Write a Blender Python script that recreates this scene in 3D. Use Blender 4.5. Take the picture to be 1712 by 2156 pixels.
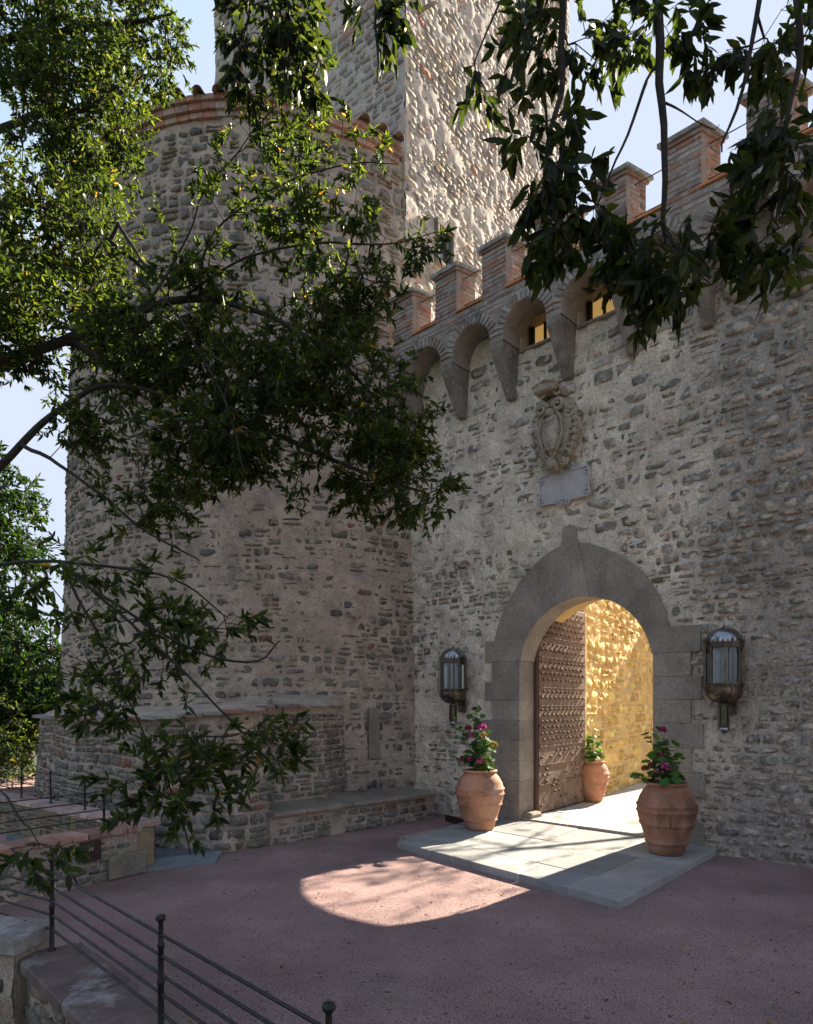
import bpy, math, random
import numpy as np
from math import sin, cos, tan, pi, radians, sqrt, atan2

scene = bpy.context.scene
for o in list(bpy.data.objects):
    bpy.data.objects.remove(o)
COL = scene.collection

# ------------------------------------------------------------------ camera
EYE = 1.65
FPX = 1420.0
cam_d = bpy.data.cameras.new("camera")
cam = bpy.data.objects.new("camera", cam_d)
COL.objects.link(cam)
cam.location = (0, 0, EYE)
cam.rotation_euler = (radians(90), 0, 0)
cam_d.sensor_fit = 'HORIZONTAL'
cam_d.sensor_width = 36
cam_d.lens = 36 * FPX / 1712
cam_d.shift_y = (1484 - 1078) / 1712
cam_d.clip_start = 0.05
cam_d.clip_end = 3000
scene.camera = cam

# ------------------------------------------------------------------ sky, sun, exposure
SUN_AZ = radians(43.2)      # clockwise from +Y
SUN_EL = radians(30.8)
world = bpy.data.worlds.new("World")
scene.world = world
world.use_nodes = True
wn = world.node_tree.nodes
wl = world.node_tree.links
wn.clear()
w_out = wn.new('ShaderNodeOutputWorld')
w_bg = wn.new('ShaderNodeBackground')
w_sky = wn.new('ShaderNodeTexSky')
w_sky.sky_type = 'NISHITA'
w_sky.sun_disc = False
w_sky.sun_elevation = SUN_EL
w_sky.sun_rotation = SUN_AZ
w_sky.altitude = 300
w_sky.air_density = 1.0
w_sky.dust_density = 1.0
w_sky.ozone_density = 0.8
w_bg.inputs['Strength'].default_value = 0.088
w_hs = wn.new('ShaderNodeHueSaturation')
w_hs.inputs['Saturation'].default_value = 0.75
wl.new(w_sky.outputs[0], w_hs.inputs['Color'])
w_mn = wn.new('ShaderNodeMix'); w_mn.data_type = 'RGBA'; w_mn.blend_type = 'DARKEN'
w_mn.inputs[0].default_value = 1.0
w_mn.inputs[7].default_value = (1.95, 2.20, 2.70, 1)
wl.new(w_hs.outputs[0], w_mn.inputs[6])
wl.new(w_mn.outputs[2], w_bg.inputs[0])
wl.new(w_bg.outputs[0], w_out.inputs[0])
sun_d = bpy.data.lights.new("sun", 'SUN')
sun_d.energy = 5.0
sun_d.angle = radians(0.5)
sun_d.color = (1.0, 0.88, 0.70)
sun = bpy.data.objects.new("sun", sun_d)
COL.objects.link(sun)
sun.location = (10, 10, 20)
sun.rotation_euler = (radians(90) - SUN_EL, 0, pi - SUN_AZ)
scene.view_settings.view_transform = 'Standard'
scene.view_settings.look = 'None'
scene.view_settings.exposure = 2.1
scene.view_settings.gamma = 1.0
scene.view_settings.use_curve_mapping = False
scene.render.engine = 'CYCLES'
scene.cycles.max_bounces = 6
scene.cycles.diffuse_bounces = 4
scene.cycles.transparent_max_bounces = 8

# ------------------------------------------------------------------ frames of reference
P0 = np.array([2.304, 8.52, 0.0])          # foot of the gate axis on the wall
WA = math.atan(1506 / FPX)
U = np.array([sin(WA), -cos(WA), 0.0])     # along the wall, to the right
N = np.array([cos(WA), sin(WA), 0.0])      # into the wall
Z = np.array([0, 0, 1.0])

def WF(s, t, z):
    """wall frame: s along the wall, t outwards (towards the court), z up"""
    s, t, z = np.broadcast_arrays(np.asarray(s, float), np.asarray(t, float), np.asarray(z, float))
    return P0 + s[..., None] * U - t[..., None] * N + z[..., None] * Z

def at(px, py, Y):
    """a point at distance Y seen at (px, py) of a 1712 wide survey photograph"""
    return np.array([(px - 856) / FPX * Y, Y, EYE - (py - 1484) / FPX * Y])

# ------------------------------------------------------------------ noise
def _hash(i, j, k, seed):
    n = (i * 374761393 + j * 668265263 + k * 2147483647 + seed * 1274126177) & 0xffffffff
    n = ((n ^ (n >> 13)) * 1274126177) & 0xffffffff
    n = (n ^ (n >> 16)) & 0xffffffff
    return n / 4294967295.0 * 2 - 1

def vnoise(p, seed=0):
    p = np.asarray(p, float)
    i = np.floor(p).astype(np.int64)
    f = p - i
    f = f * f * (3 - 2 * f)
    r = 0
    for a in (0, 1):
        for b in (0, 1):
            for c in (0, 1):
                w = (f[..., 0] if a else 1 - f[..., 0]) * (f[..., 1] if b else 1 - f[..., 1]) * (f[..., 2] if c else 1 - f[..., 2])
                r = r + w * _hash(i[..., 0] + a, i[..., 1] + b, i[..., 2] + c, seed)
    return r

def fbm(p, seed=0, octaves=3, gain=.5):
    p = np.asarray(p, float)
    r, a = 0, 1.0
    for o in range(octaves):
        r = r + a * vnoise(p * (2.03 ** o), seed + o * 17)
        a *= gain
    return r

def P3(u, v, w=0.0):
    u, v = np.broadcast_arrays(np.asarray(u, float), np.asarray(v, float))
    return np.stack([u, v, np.full_like(u, w)], -1)

# ------------------------------------------------------------------ mesh helpers
WO = {}

def fastmesh(name, V, F, tint=None, smooth=False):
    """V (n,3); F: array (m,k) or list of arrays / list of tuples"""
    me = bpy.data.meshes.new(name)
    V = np.asarray(V, dtype=np.float32)
    if isinstance(F, np.ndarray):
        F = [F]
    if len(F) and not isinstance(F[0], np.ndarray):
        me.from_pydata([tuple(map(float, v)) for v in V], [], [tuple(int(q) for q in f) for f in F])
    else:
        F = [f for f in F if len(f)]
        nl = sum(f.size for f in F)
        nf = sum(len(f) for f in F)
        me.vertices.add(len(V))
        me.vertices.foreach_set('co', V.ravel())
        me.loops.add(nl)
        me.polygons.add(nf)
        vi = np.concatenate([f.ravel() for f in F]).astype(np.int32)
        st = []
        b = 0
        for f in F:
            k = f.shape[1]
            st.append(b + np.arange(len(f)) * k)
            b += f.size
        me.polygons.foreach_set('loop_start', np.concatenate(st).astype(np.int32))
        me.loops.foreach_set('vertex_index', vi)
        me.update(calc_edges=True)
        me.validate()
    if tint is not None:
        at_ = me.color_attributes.new('tint', 'FLOAT_COLOR', 'POINT')
        t = np.asarray(tint, dtype=np.float32)
        if t.ndim == 1:
            t = np.tile(t, (len(V), 1))
        if t.shape[1] == 3:
            t = np.concatenate([t, np.ones((len(t), 1), np.float32)], 1)
        at_.data.foreach_set('color', t.ravel())
    if smooth:
        me.polygons.foreach_set('use_smooth', np.ones(len(me.polygons), bool))
    return me

def add(name, V, F, mat, parent=None, tint=None, origin=None, smooth=False, kind=None, label=None):
    V = np.asarray(V, float)
    po = WO[parent.name] if parent is not None else np.zeros(3)
    og = po if origin is None else np.asarray(origin, float)
    if parent is None and origin is None:
        og = np.zeros(3)
    me = fastmesh(name, V - og, F, tint, smooth)
    me.materials.append(mat)
    o = bpy.data.objects.new(name, me)
    COL.objects.link(o)
    if parent is not None:
        o.parent = parent
    o.location = tuple(og - po)
    WO[o.name] = og
    if kind:
        o['kind'] = kind
    if label:
        o['label'] = label
    return o

def thing(name, label, cat, loc=(0, 0, 0), group=None):
    o = bpy.data.objects.new(name, None)
    o.empty_display_size = .1
    COL.objects.link(o)
    o.location = tuple(loc)
    o['label'] = label
    o['category'] = cat
    if group:
        o['group'] = group
    WO[o.name] = np.array(loc, float)
    return o

def part_empty(name, parent, loc=None):
    """a part that is only a joint for its pieces"""
    o = bpy.data.objects.new(name, None)
    o.empty_display_size = .05
    COL.objects.link(o)
    o.parent = parent
    l = WO[parent.name] if loc is None else np.asarray(loc, float)
    o.location = tuple(l - WO[parent.name])
    WO[o.name] = l
    return o

def tag(o, label, cat, group=None):
    o['label'] = label
    o['category'] = cat
    if group:
        o['group'] = group
    return o

class MB:
    """collects shapes into one mesh"""
    def __init__(s):
        s.V = []; s.F = []; s.T = []; s.n = 0
    def put(s, V, F, tint=(.5, .5, .5)):
        V = np.asarray(V, float).reshape(-1, 3)
        s.V.append(V)
        s.F += [tuple(int(i) + s.n for i in f) for f in F]
        s.T.append(np.tile(np.asarray(tint, float)[:3], (len(V), 1)))
        s.n += len(V)
        return s
    def build(s, name, mat, parent=None, **k):
        if k.pop('notint', False):
            t = None
        else:
            t = np.concatenate(s.T)
        return add(name, np.concatenate(s.V), s.F, mat, parent, tint=t, **k)

def box_vf(c, half, ax=None, ay=None, az=None, bev=0.0):
    """box with chamfered edges: centre, half sizes, axes"""
    ax = np.array([1, 0, 0.]) if ax is None else ax
    ay = np.array([0, 1, 0.]) if ay is None else ay
    az = np.array([0, 0, 1.]) if az is None else az
    c = np.asarray(c, float)
    if bev <= 0:
        V = [c + sx * half[0] * ax + sy * half[1] * ay + sz * half[2] * az for sx in (-1, 1) for sy in (-1, 1) for sz in (-1, 1)]
        F = [(0, 1, 3, 2), (4, 6, 7, 5), (0, 4, 5, 1), (2, 3, 7, 6), (0, 2, 6, 4), (1, 5, 7, 3)]
        return V, F
    b = min(bev, min(half) * .9)
    V = []; idx = {}
    for sx in (-1, 1):
        for sy in (-1, 1):
            for sz in (-1, 1):
                for a in range(3):
                    h = [half[0] - b, half[1] - b, half[2] - b]
                    h[a] = half[a]
                    idx[(sx, sy, sz, a)] = len(V)
                    V.append(c + sx * h[0] * ax + sy * h[1] * ay + sz * h[2] * az)
    F = []
    for a in range(3):
        o1, o2 = (a + 1) % 3, (a + 2) % 3
        for s_ in (-1, 1):
            q = []
            for p, r in ((-1, -1), (1, -1), (1, 1), (-1, 1)):
                k = [0, 0, 0]; k[a] = s_; k[o1] = p; k[o2] = r
                q.append(idx[(*k, a)])
            F.append(tuple(q if s_ > 0 else q[::-1]))
    for a in range(3):          # edges between faces o1 and o2, running along a
        o1, o2 = (a + 1) % 3, (a + 2) % 3
        for p in (-1, 1):
            for r in (-1, 1):
                q = []
                for s_, fa in ((-1, o1), (1, o1), (1, o2), (-1, o2)):
                    k = [0, 0, 0]; k[a] = s_; k[o1] = p; k[o2] = r
                    q.append(idx[(*k, fa)])
                F.append(tuple(q))
    for sx in (-1, 1):
        for sy in (-1, 1):
            for sz in (-1, 1):
                F.append(tuple(idx[(sx, sy, sz, a)] for a in range(3)))
    return V, F

def prism_vf(poly, f, d0, d1, bev=0.0):
    """poly: list of (a,b); f(a,b,d)->xyz; from depth d0 (front) to d1 (back) with a small chamfer on the front"""
    n = len(poly)
    P = np.array(poly, float)
    V = []; F = []
    rings = []
    if bev > 0:
        c = P.mean(0)
        prev = np.roll(P, 1, 0); nxt = np.roll(P, -1, 0)
        e1 = P - prev; e2 = nxt - P
        n1 = np.stack([e1[:, 1], -e1[:, 0]], 1); n1 /= np.linalg.norm(n1, axis=1)[:, None] + 1e-9
        n2 = np.stack([e2[:, 1], -e2[:, 0]], 1); n2 /= np.linalg.norm(n2, axis=1)[:, None] + 1e-9
        area = 0.5 * np.sum(P[:, 0] * nxt[:, 1] - nxt[:, 0] * P[:, 1])
        sg = 1 if area > 0 else -1
        m = n1 + n2
        m /= (np.linalg.norm(m, axis=1)[:, None] + 1e-9)
        k = 1 / np.clip((m * n1).sum(1), .5, 1)
        Pi = P - sg * m * bev * k[:, None]
        rings.append([f(a, b, d0) for a, b in Pi])
        rings.append([f(a, b, d0 + (bev if d1 > d0 else -bev)) for a, b in P])
    else:
        rings.append([f(a, b, d0) for a, b in P])
    rings.append([f(a, b, d1) for a, b in P])
    for r in rings:
        V += r
    F.append(tuple(range(n)))
    for q in range(len(rings) - 1):
        o, o2 = q * n, (q + 1) * n
        for i in range(n):
            j = (i + 1) % n
            F.append((o + i, o + j, o2 + j, o2 + i)[::-1])
    F.append(tuple(range((len(rings) - 1) * n, len(rings) * n))[::-1])
    return V, F

def tube_vf(pts, rad, n=8, caps=True):
    pts = [np.asarray(p, float) for p in pts]
    if np.isscalar(rad):
        rad = [rad] * len(pts)
    V = []; F = []
    up = np.array([.13, .21, .97])
    for i, p in enumerate(pts):
        d = (pts[min(i + 1, len(pts) - 1)] - pts[max(i - 1, 0)])
        d = d / (np.linalg.norm(d) + 1e-9)
        if abs(d @ up) > .97:
            up = np.array([.9, .1, .2])
        a = np.cross(d, up); a /= np.linalg.norm(a)
        b = np.cross(d, a)
        for k in range(n):
            t = 2 * pi * k / n
            V.append(p + rad[i] * (cos(t) * a + sin(t) * b))
    for i in range(len(pts) - 1):
        for k in range(n):
            k2 = (k + 1) % n
            F.append((i * n + k, i * n + k2, (i + 1) * n + k2, (i + 1) * n + k))
    if caps:
        F.append(tuple(range(n))[::-1])
        F.append(tuple(range((len(pts) - 1) * n, len(pts) * n)))
    return V, F

def lathe_vf(prof, n=32, c=(0, 0, 0), a0=0, a1=2 * pi):
    full = abs(a1 - a0 - 2 * pi) < 1e-6
    m = n if full else n + 1
    V = []; F = []
    for r, z in prof:
        for k in range(m):
            t = a0 + (a1 - a0) * k / n
            V.append((c[0] + r * cos(t), c[1] + r * sin(t), c[2] + z))
    for i in range(len(prof) - 1):
        for k in range(n):
            k2 = (k + 1) % m if full else k + 1
            F.append((i * m + k, i * m + k2, (i + 1) * m + k2, (i + 1) * m + k))
    return V, F

def copy_tree(o, parent=None):
    c = o.copy()
    COL.objects.link(c)
    c.parent = parent
    for ch in list(o.children):
        copy_tree(ch, c)
    return c

# ------------------------------------------------------------------ materials
def nt(name):
    m = bpy.data.materials.new(name)
    m.use_nodes = True
    t = m.node_tree
    t.nodes.clear()
    return m, t.nodes, t.links

def surface(name, color=None, rough=.9, spec=.3, metal=0.0, mott=(.7, 1.25, 5.0), fine=(.8, 1.2, 60.0),
            patches=(), bumps=((30, .01, .8), (120, .004, .6)), stretch=(1, 1, 1), color2=None, c2scale=1.2, spin=0.0, detail=6, zone=None):
    """masonry, metal, earth...: colour (or the per-piece tint), mottling, patches of growth and dirt, relief"""
    m, n, l = nt(name)
    out = n.new('ShaderNodeOutputMaterial')
    b = n.new('ShaderNodeBsdfPrincipled')
    l.new(b.outputs[0], out.inputs[0])
    geo = n.new('ShaderNodeNewGeometry')
    mp = n.new('ShaderNodeMapping')
    mp.inputs['Scale'].default_value = stretch
    mp.inputs['Rotation'].default_value = (0, 0, spin)
    l.new(geo.outputs['Position'], mp.inputs[0])
    pos = mp.outputs[0]
    if color is None:
        a = n.new('ShaderNodeAttribute'); a.attribute_name = 'tint'
        cur = a.outputs['Color']
    else:
        r = n.new('ShaderNodeRGB'); r.outputs[0].default_value = (*color, 1)
        cur = r.outputs[0]
    def noise(scale, det=detail, rough_=.6, src=pos):
        q = n.new('ShaderNodeTexNoise')
        q.inputs['Scale'].default_value = scale
        q.inputs['Detail'].default_value = det
        q.inputs['Roughness'].default_value = rough_
        l.new(src, q.inputs['Vector'])
        return q
    def mix(kind, fac, A, B):
        q = n.new('ShaderNodeMix'); q.data_type = 'RGBA'; q.blend_type = kind
        if isinstance(fac, float):
            q.inputs[0].default_value = fac
        else:
            l.new(fac, q.inputs[0])
        for inp, v in ((q.inputs[6], A), (q.inputs[7], B)):
            if isinstance(v, tuple):
                inp.default_value = (*v, 1)
            else:
                l.new(v, inp)
        return q.outputs[2]
    def rng_(src, lo, hi, a, b_):
        q = n.new('ShaderNodeMapRange')
        q.inputs['From Min'].default_value = lo; q.inputs['From Max'].default_value = hi
        q.inputs['To Min'].default_value = a; q.inputs['To Max'].default_value = b_
        l.new(src, q.inputs['Value'])
        return q.outputs[0]
    if color2 is not None:
        q = noise(c2scale, 5)
        cur = mix('MIX', rng_(q.outputs[0], .42, .6, 0, 1), cur, color2)
    if zone is not None:      # weathered end of a wall: colour, direction, where it starts, how soft
        zc, zd, z0_, zw, zn = zone
        dt = n.new('ShaderNodeVectorMath'); dt.operation = 'DOT_PRODUCT'
        l.new(geo.outputs['Position'], dt.inputs[0]); dt.inputs[1].default_value = zd
        q = noise(.9, 6, .6)
        ma = n.new('ShaderNodeMath'); ma.operation = 'MULTIPLY_ADD'
        l.new(q.outputs[0], ma.inputs[0]); ma.inputs[1].default_value = zn; l.new(dt.outputs['Value'], ma.inputs[2])
        cur = mix('MIX', rng_(ma.outputs[0], z0_ + zn * .5 - zw, z0_ + zn * .5 + zw, 0, .75 if color is None else 1), cur, zc)
    for lo, hi, sc in (mott, fine):
        q = noise(sc)
        v = rng_(q.outputs[0], .3, .7, lo, hi)
        cc = n.new('ShaderNodeCombineColor')
        for k in range(3):
            l.new(v, cc.inputs[k])
        cur = mix('MULTIPLY', 1.0, cur, cc.outputs[0])
    for (pc, sc, lo, hi, amt, pst) in patches:
        mp2 = n.new('ShaderNodeMapping'); mp2.inputs['Scale'].default_value = pst
        mp2.inputs['Location'].default_value = (sc * 3.1, 7.7, sc)
        l.new(geo.outputs['Position'], mp2.inputs[0])
        q = noise(sc, 8, .65, mp2.outputs[0])
        f = rng_(q.outputs[0], lo, hi, 0, amt)
        cur = mix('MIX', f, cur, pc)
    l.new(cur, b.inputs['Base Color'])
    q = noise(14)
    l.new(rng_(q.outputs[0], .3, .7, max(0, rough - .12), min(1, rough + .1)), b.inputs['Roughness'])
    b.inputs['Metallic'].default_value = metal
    b.inputs['Specular IOR Level'].default_value = spec
    prev = None
    for sc, dist, st in bumps:
        q = noise(sc, 5, .65)
        bp = n.new('ShaderNodeBump')
        bp.inputs['Distance'].default_value = dist
        bp.inputs['Strength'].default_value = st
        l.new(q.outputs[0], bp.inputs['Height'])
        if prev is not None:
            l.new(prev, bp.inputs['Normal'])
        prev = bp.outputs[0]
    if prev is not None:
        l.new(prev, b.inputs['Normal'])
    return m

WHITE_LICHEN = ((.52, .53, .50), 22, .60, .68, .7, (1, 1, 1))
DARK_GRIME = ((.06, .055, .05), 1.3, .52, .68, .65, (1, 1, .45))
M = {}
M['stone'] = surface('rubble stone', patches=(((.30, .29, .25), 3.0, .56, .66, .5, (1, 1, 1)), WHITE_LICHEN, ((.42, .37, .31), 8, .53, .60, .6, (1, 1, 1.5)), ((.05, .05, .045), 9, .58, .7, .45, (1, 1, 1))),
                     mott=(.66, 1.3, 7), fine=(.6, 1.35, 45), bumps=((14, .05, .8), (32, .035, 1.0), (80, .014, 1.0)))
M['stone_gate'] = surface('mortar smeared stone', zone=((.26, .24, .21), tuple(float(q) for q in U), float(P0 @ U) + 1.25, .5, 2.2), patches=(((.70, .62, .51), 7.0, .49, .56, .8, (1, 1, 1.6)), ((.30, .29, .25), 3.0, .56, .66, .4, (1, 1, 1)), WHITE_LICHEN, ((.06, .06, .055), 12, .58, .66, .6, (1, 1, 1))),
                     mott=(.68, 1.32, 9), fine=(.66, 1.35, 45), bumps=((14, .04, .8), (32, .028, 1.0), (80, .012, 1.0)))
US0 = float(P0 @ U)
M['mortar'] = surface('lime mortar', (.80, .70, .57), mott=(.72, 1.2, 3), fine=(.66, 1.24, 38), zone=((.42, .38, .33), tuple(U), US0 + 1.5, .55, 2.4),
                      patches=(((.40, .33, .27), 1.1, .56, .70, .6, (1, 1, .6)), ((.22, .20, .18), 5.0, .63, .72, .5, (1, 1, 1))),
                      bumps=((7, .05, .8), (26, .03, 1.0), (70, .012, 1.0)))
M['mortar_dark'] = surface('weathered mortar', (.57, .46, .365), mott=(.66, 1.22, 4), fine=(.75, 1.2, 45),
                           patches=(((.46, .36, .29), 1.0, .52, .62, .7, (1, 1, 1)), ((.16, .15, .14), 1.8, .57, .68, .55, (1, 1, 1)), ((.38, .21, .15), 2.4, .62, .7, .5, (1, 1, 1))),
                           bumps=((7, .06, .9), (26, .04, 1.0), (70, .016, 1.0)))
M['mortar_brick'] = surface('joint mortar', (.27, .235, .20), patches=(WHITE_LICHEN,), bumps=((40, .01, .8),))
M['stone_tower'] = surface('pale tower stone', mott=(.78, 1.2, 7), fine=(.75, 1.22, 45), bumps=((16, .012, .8), (60, .005, .8)), patches=(WHITE_LICHEN, ((.30, .29, .27), 2.0, .5, .66, .5, (1, 1, 1))))
M['mortar_tower'] = surface('tower mortar', (.47, .42, .36), mott=(.75, 1.2, 4), fine=(.8, 1.2, 45), bumps=((14, .014, .9), (60, .005, .9)),
                            patches=(((.36, .24, .18), 1.6, .6, .7, .5, (1, 1, 1)),))
M['brick'] = surface('old brick', patches=(((.36, .34, .31), 3.5, .48, .60, .75, (1, 1, 1)), WHITE_LICHEN, ((.05, .05, .045), 2.5, .54, .68, .65, (1, 1, 1)), ((.50, .50, .47), 14, .60, .66, .7, (1, 1, 1))),
                     mott=(.7, 1.25, 8), fine=(.75, 1.25, 60), bumps=((30, .012, .9), (110, .004, .8)))
M['ashlar'] = surface('grey sandstone', (.25, .215, .175), mott=(.66, 1.22, 1.7), fine=(.74, 1.2, 30),
                      patches=(((.36, .29, .21), 1.4, .52, .66, .6, (1, 1, .6)), ((.13, .12, .105), 2.6, .56, .70, .5, (1, 1, .5)), ((.33, .32, .30), 26, .66, .72, .5, (1, 1, 1))),
                      bumps=((5, .03, .6), (24, .012, .8), (90, .004, .8)), rough=.88)
M['ashlar_block'] = surface('gate sandstone', None, mott=(.66, 1.22, 1.7), fine=(.74, 1.2, 30),
                      patches=(((.36, .29, .21), 1.4, .52, .66, .6, (1, 1, .6)), ((.13, .12, .105), 2.6, .56, .70, .5, (1, 1, .5)), ((.33, .32, .30), 26, .66, .72, .5, (1, 1, 1))),
                      bumps=((5, .03, .6), (24, .012, .8), (90, .004, .8)), rough=.88)
M['corbel'] = surface('corbel stone', (.20, .18, .155), mott=(.6, 1.25, 6), patches=(WHITE_LICHEN, ((.45, .46, .43), 40, .62, .68, .8, (1, 1, 1))), bumps=((20, .008, .7), (90, .003, .7)))
M['cap'] = surface('lichened cap slab', (.24, .245, .225), patches=(((.42, .44, .42), 12, .5, .62, .7, (1, 1, 1)), ((.08, .08, .07), 8, .6, .7, .5, (1, 1, 1))))
M['marble'] = surface('weathered marble', (.34, .29, .225), mott=(.7, 1.2, 8), patches=(((.07, .065, .055), 10, .53, .64, .75, (1, 1, 1)), ((.45, .40, .33), 5, .56, .66, .6, (1, 1, 1))), bumps=((40, .006, .6), (140, .002, .5)))
M['plaque'] = surface('plaque marble', (.43, .42, .42), mott=(.85, 1.1, 6), patches=(((.2, .19, .19), 9, .6, .7, .4, (1, 1, 1)),), bumps=((60, .003, .6), (200, .0012, .6)))
M['gravel'] = surface('pink gravel', (.30, .198, .188), mott=(.72, 1.22, 1.1), fine=(.0, 2.4, 150), spec=.2,
                      patches=(((.17, .12, .115), .7, .5, .68, .5, (1, 1, 1)), ((.45, .36, .32), 1.6, .58, .72, .35, (1, 1, 1)), ((.62, .52, .47), 150, .62, .66, .7, (1, 1, 1)), ((.07, .05, .05), 170, .63, .67, .8, (1, 1, 1))),
                      bumps=((70, .018, 1.0), (180, .008, 1.0), (5, .03, .5)))
M['slab'] = surface('blue grey flagstone', None, mott=(.8, 1.15, 3), fine=(.85, 1.15, 50), patches=(((.38, .36, .32), 4, .58, .68, .5, (1, 1, 1)), ((.10, .10, .10), 6, .6, .72, .4, (1, 1, 1))),
                    bumps=((9, .012, .5), (90, .002, .6)), rough=.8)
M['iron'] = surface('wrought iron', (.022, .019, .020), rough=.5, spec=.4, metal=.4, mott=(.7, 1.3, 20), bumps=((60, .003, .5),))
M['rust'] = surface('rusty plate', (.045, .02, .016), rough=.7, mott=(.6, 1.3, 9), bumps=((60, .003, .6),))
M['bronze'] = surface('aged lantern metal', (.15, .125, .10), rough=.42, metal=.9, mott=(.55, 1.3, 9), fine=(.85, 1.15, 60), patches=(((.09, .075, .06), 11, .5, .65, .7, (1, 1, 1)),), bumps=((50, .0015, .4),))
M['tin'] = surface('polished lantern dome', (.36, .37, .39), rough=.25, metal=1.0, mott=(.7, 1.1, 9), fine=(.9, 1.1, 60), bumps=((40, .001, .3),))
M['terracotta'] = surface('terracotta', (.45, .215, .125), mott=(.78, 1.15, 3), fine=(.85, 1.12, 50), spec=.25, rough=.82, stretch=(1, 1, 1),
                          patches=(((.52, .37, .29), 2.6, .5, .68, .65, (1, 1, .5)), ((.13, .065, .045), 3.1, .53, .66, .65, (1, 1, .6)), ((.55, .47, .40), 22, .66, .72, .5, (1, 1, 1))), bumps=((10, .004, .4), (90, .0015, .5)))
M['terracotta_dark'] = surface('weathered terracotta', (.31, .15, .095), mott=(.7, 1.2, 3), fine=(.8, 1.15, 50), spec=.25, rough=.85, patches=(((.10, .055, .04), 2.6, .47, .62, .8, (1, 1, .5)), ((.46, .31, .23), 3.6, .52, .7, .5, (1, 1, .5)), ((.5, .43, .37), 22, .66, .72, .5, (1, 1, 1))), bumps=((10, .006, .5), (90, .002, .6)))
M['soil'] = surface('pot soil', (.05, .035, .025))
M['doorplate'] = surface('door plating', (.165, .11, .078), rough=.75, spec=.25, mott=(.65, 1.3, 7), patches=(((.30, .22, .18), 7, .56, .68, .6, (1, 1, 1)), ((.06, .035, .03), 4, .58, .7, .6, (1, 1, 1))),
                         bumps=((22, .012, .8), (90, .003, .7)))
M['doorwood'] = surface('old door timber', (.09, .05, .035), rough=.8, stretch=(6, 6, .6), bumps=((20, .006, .7),))
M['blind'] = surface('yellow window blind', (.62, .40, .13), mott=(.95, 1.05, 3), fine=(.97, 1.03, 50), bumps=())
_b = M['blind'].node_tree.nodes['Principled BSDF']; _b.inputs['Emission Color'].default_value = (.85, .50, .16, 1); _b.inputs['Emission Strength'].default_value = .10  # faint emission added so the blind looks lit in its dark niche
M['frame'] = surface('dark window frame', (.035, .028, .022), bumps=())
M['paint'] = surface('pale lettering paint', (.45, .38, .32), bumps=())
M['ochre_dull'] = surface('dull ochre plaster', (.27, .215, .135), patches=(((.14, .13, .09), 2.0, .5, .66, .6, (1, 1, 1)),), bumps=((9, .02, .7), (50, .008, .8)))
M['yard'] = surface('golden stone', mott=(.8, 1.15, 9), fine=(.8, 1.15, 60), bumps=((25, .012, .9), (90, .004, .7)))
M['plaster'] = surface('ochre plaster', (.54, .37, .15), mott=(.8, 1.15, 3), patches=(((.30, .25, .18), 1.6, .52, .66, .6, (1, 1, .6)),), bumps=((9, .02, .7), (70, .004, .7)))
M['coping'] = surface('coping brick', None, mott=(.75, 1.2, 9), fine=(.85, 1.15, 60), patches=(((.42, .40, .40), 5, .54, .66, .6, (1, 1, 1)), ((.06, .055, .05), 3.5, .56, .7, .6, (1, 1, 1))), bumps=((25, .01, .8), (100, .003, .6)))
M['tile'] = surface('roof tile', (.19, .12, .09), patches=(((.10, .095, .085), 5, .46, .6, .8, (1, 1, 1)), WHITE_LICHEN), bumps=((25, .008, .6), (100, .003, .6)))
M['bark'] = surface('bark', (.032, .026, .022), mott=(.6, 1.5, 9), patches=(((.14, .12, .09), 12, .6, .7, .5, (1, 1, 1)),), bumps=((30, .01, 1.0), (90, .004, .8)))
M['earth'] = surface('grassy terrain', (.045, .055, .022), mott=(.6, 1.4, .3), fine=(.6, 1.4, 8), patches=(((.12, .09, .05), .5, .52, .66, .7, (1, 1, 1)),), bumps=((3, .1, .8),))
M['gold'] = surface('filament', (.6, .5, .3), rough=.4, bumps=())

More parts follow.
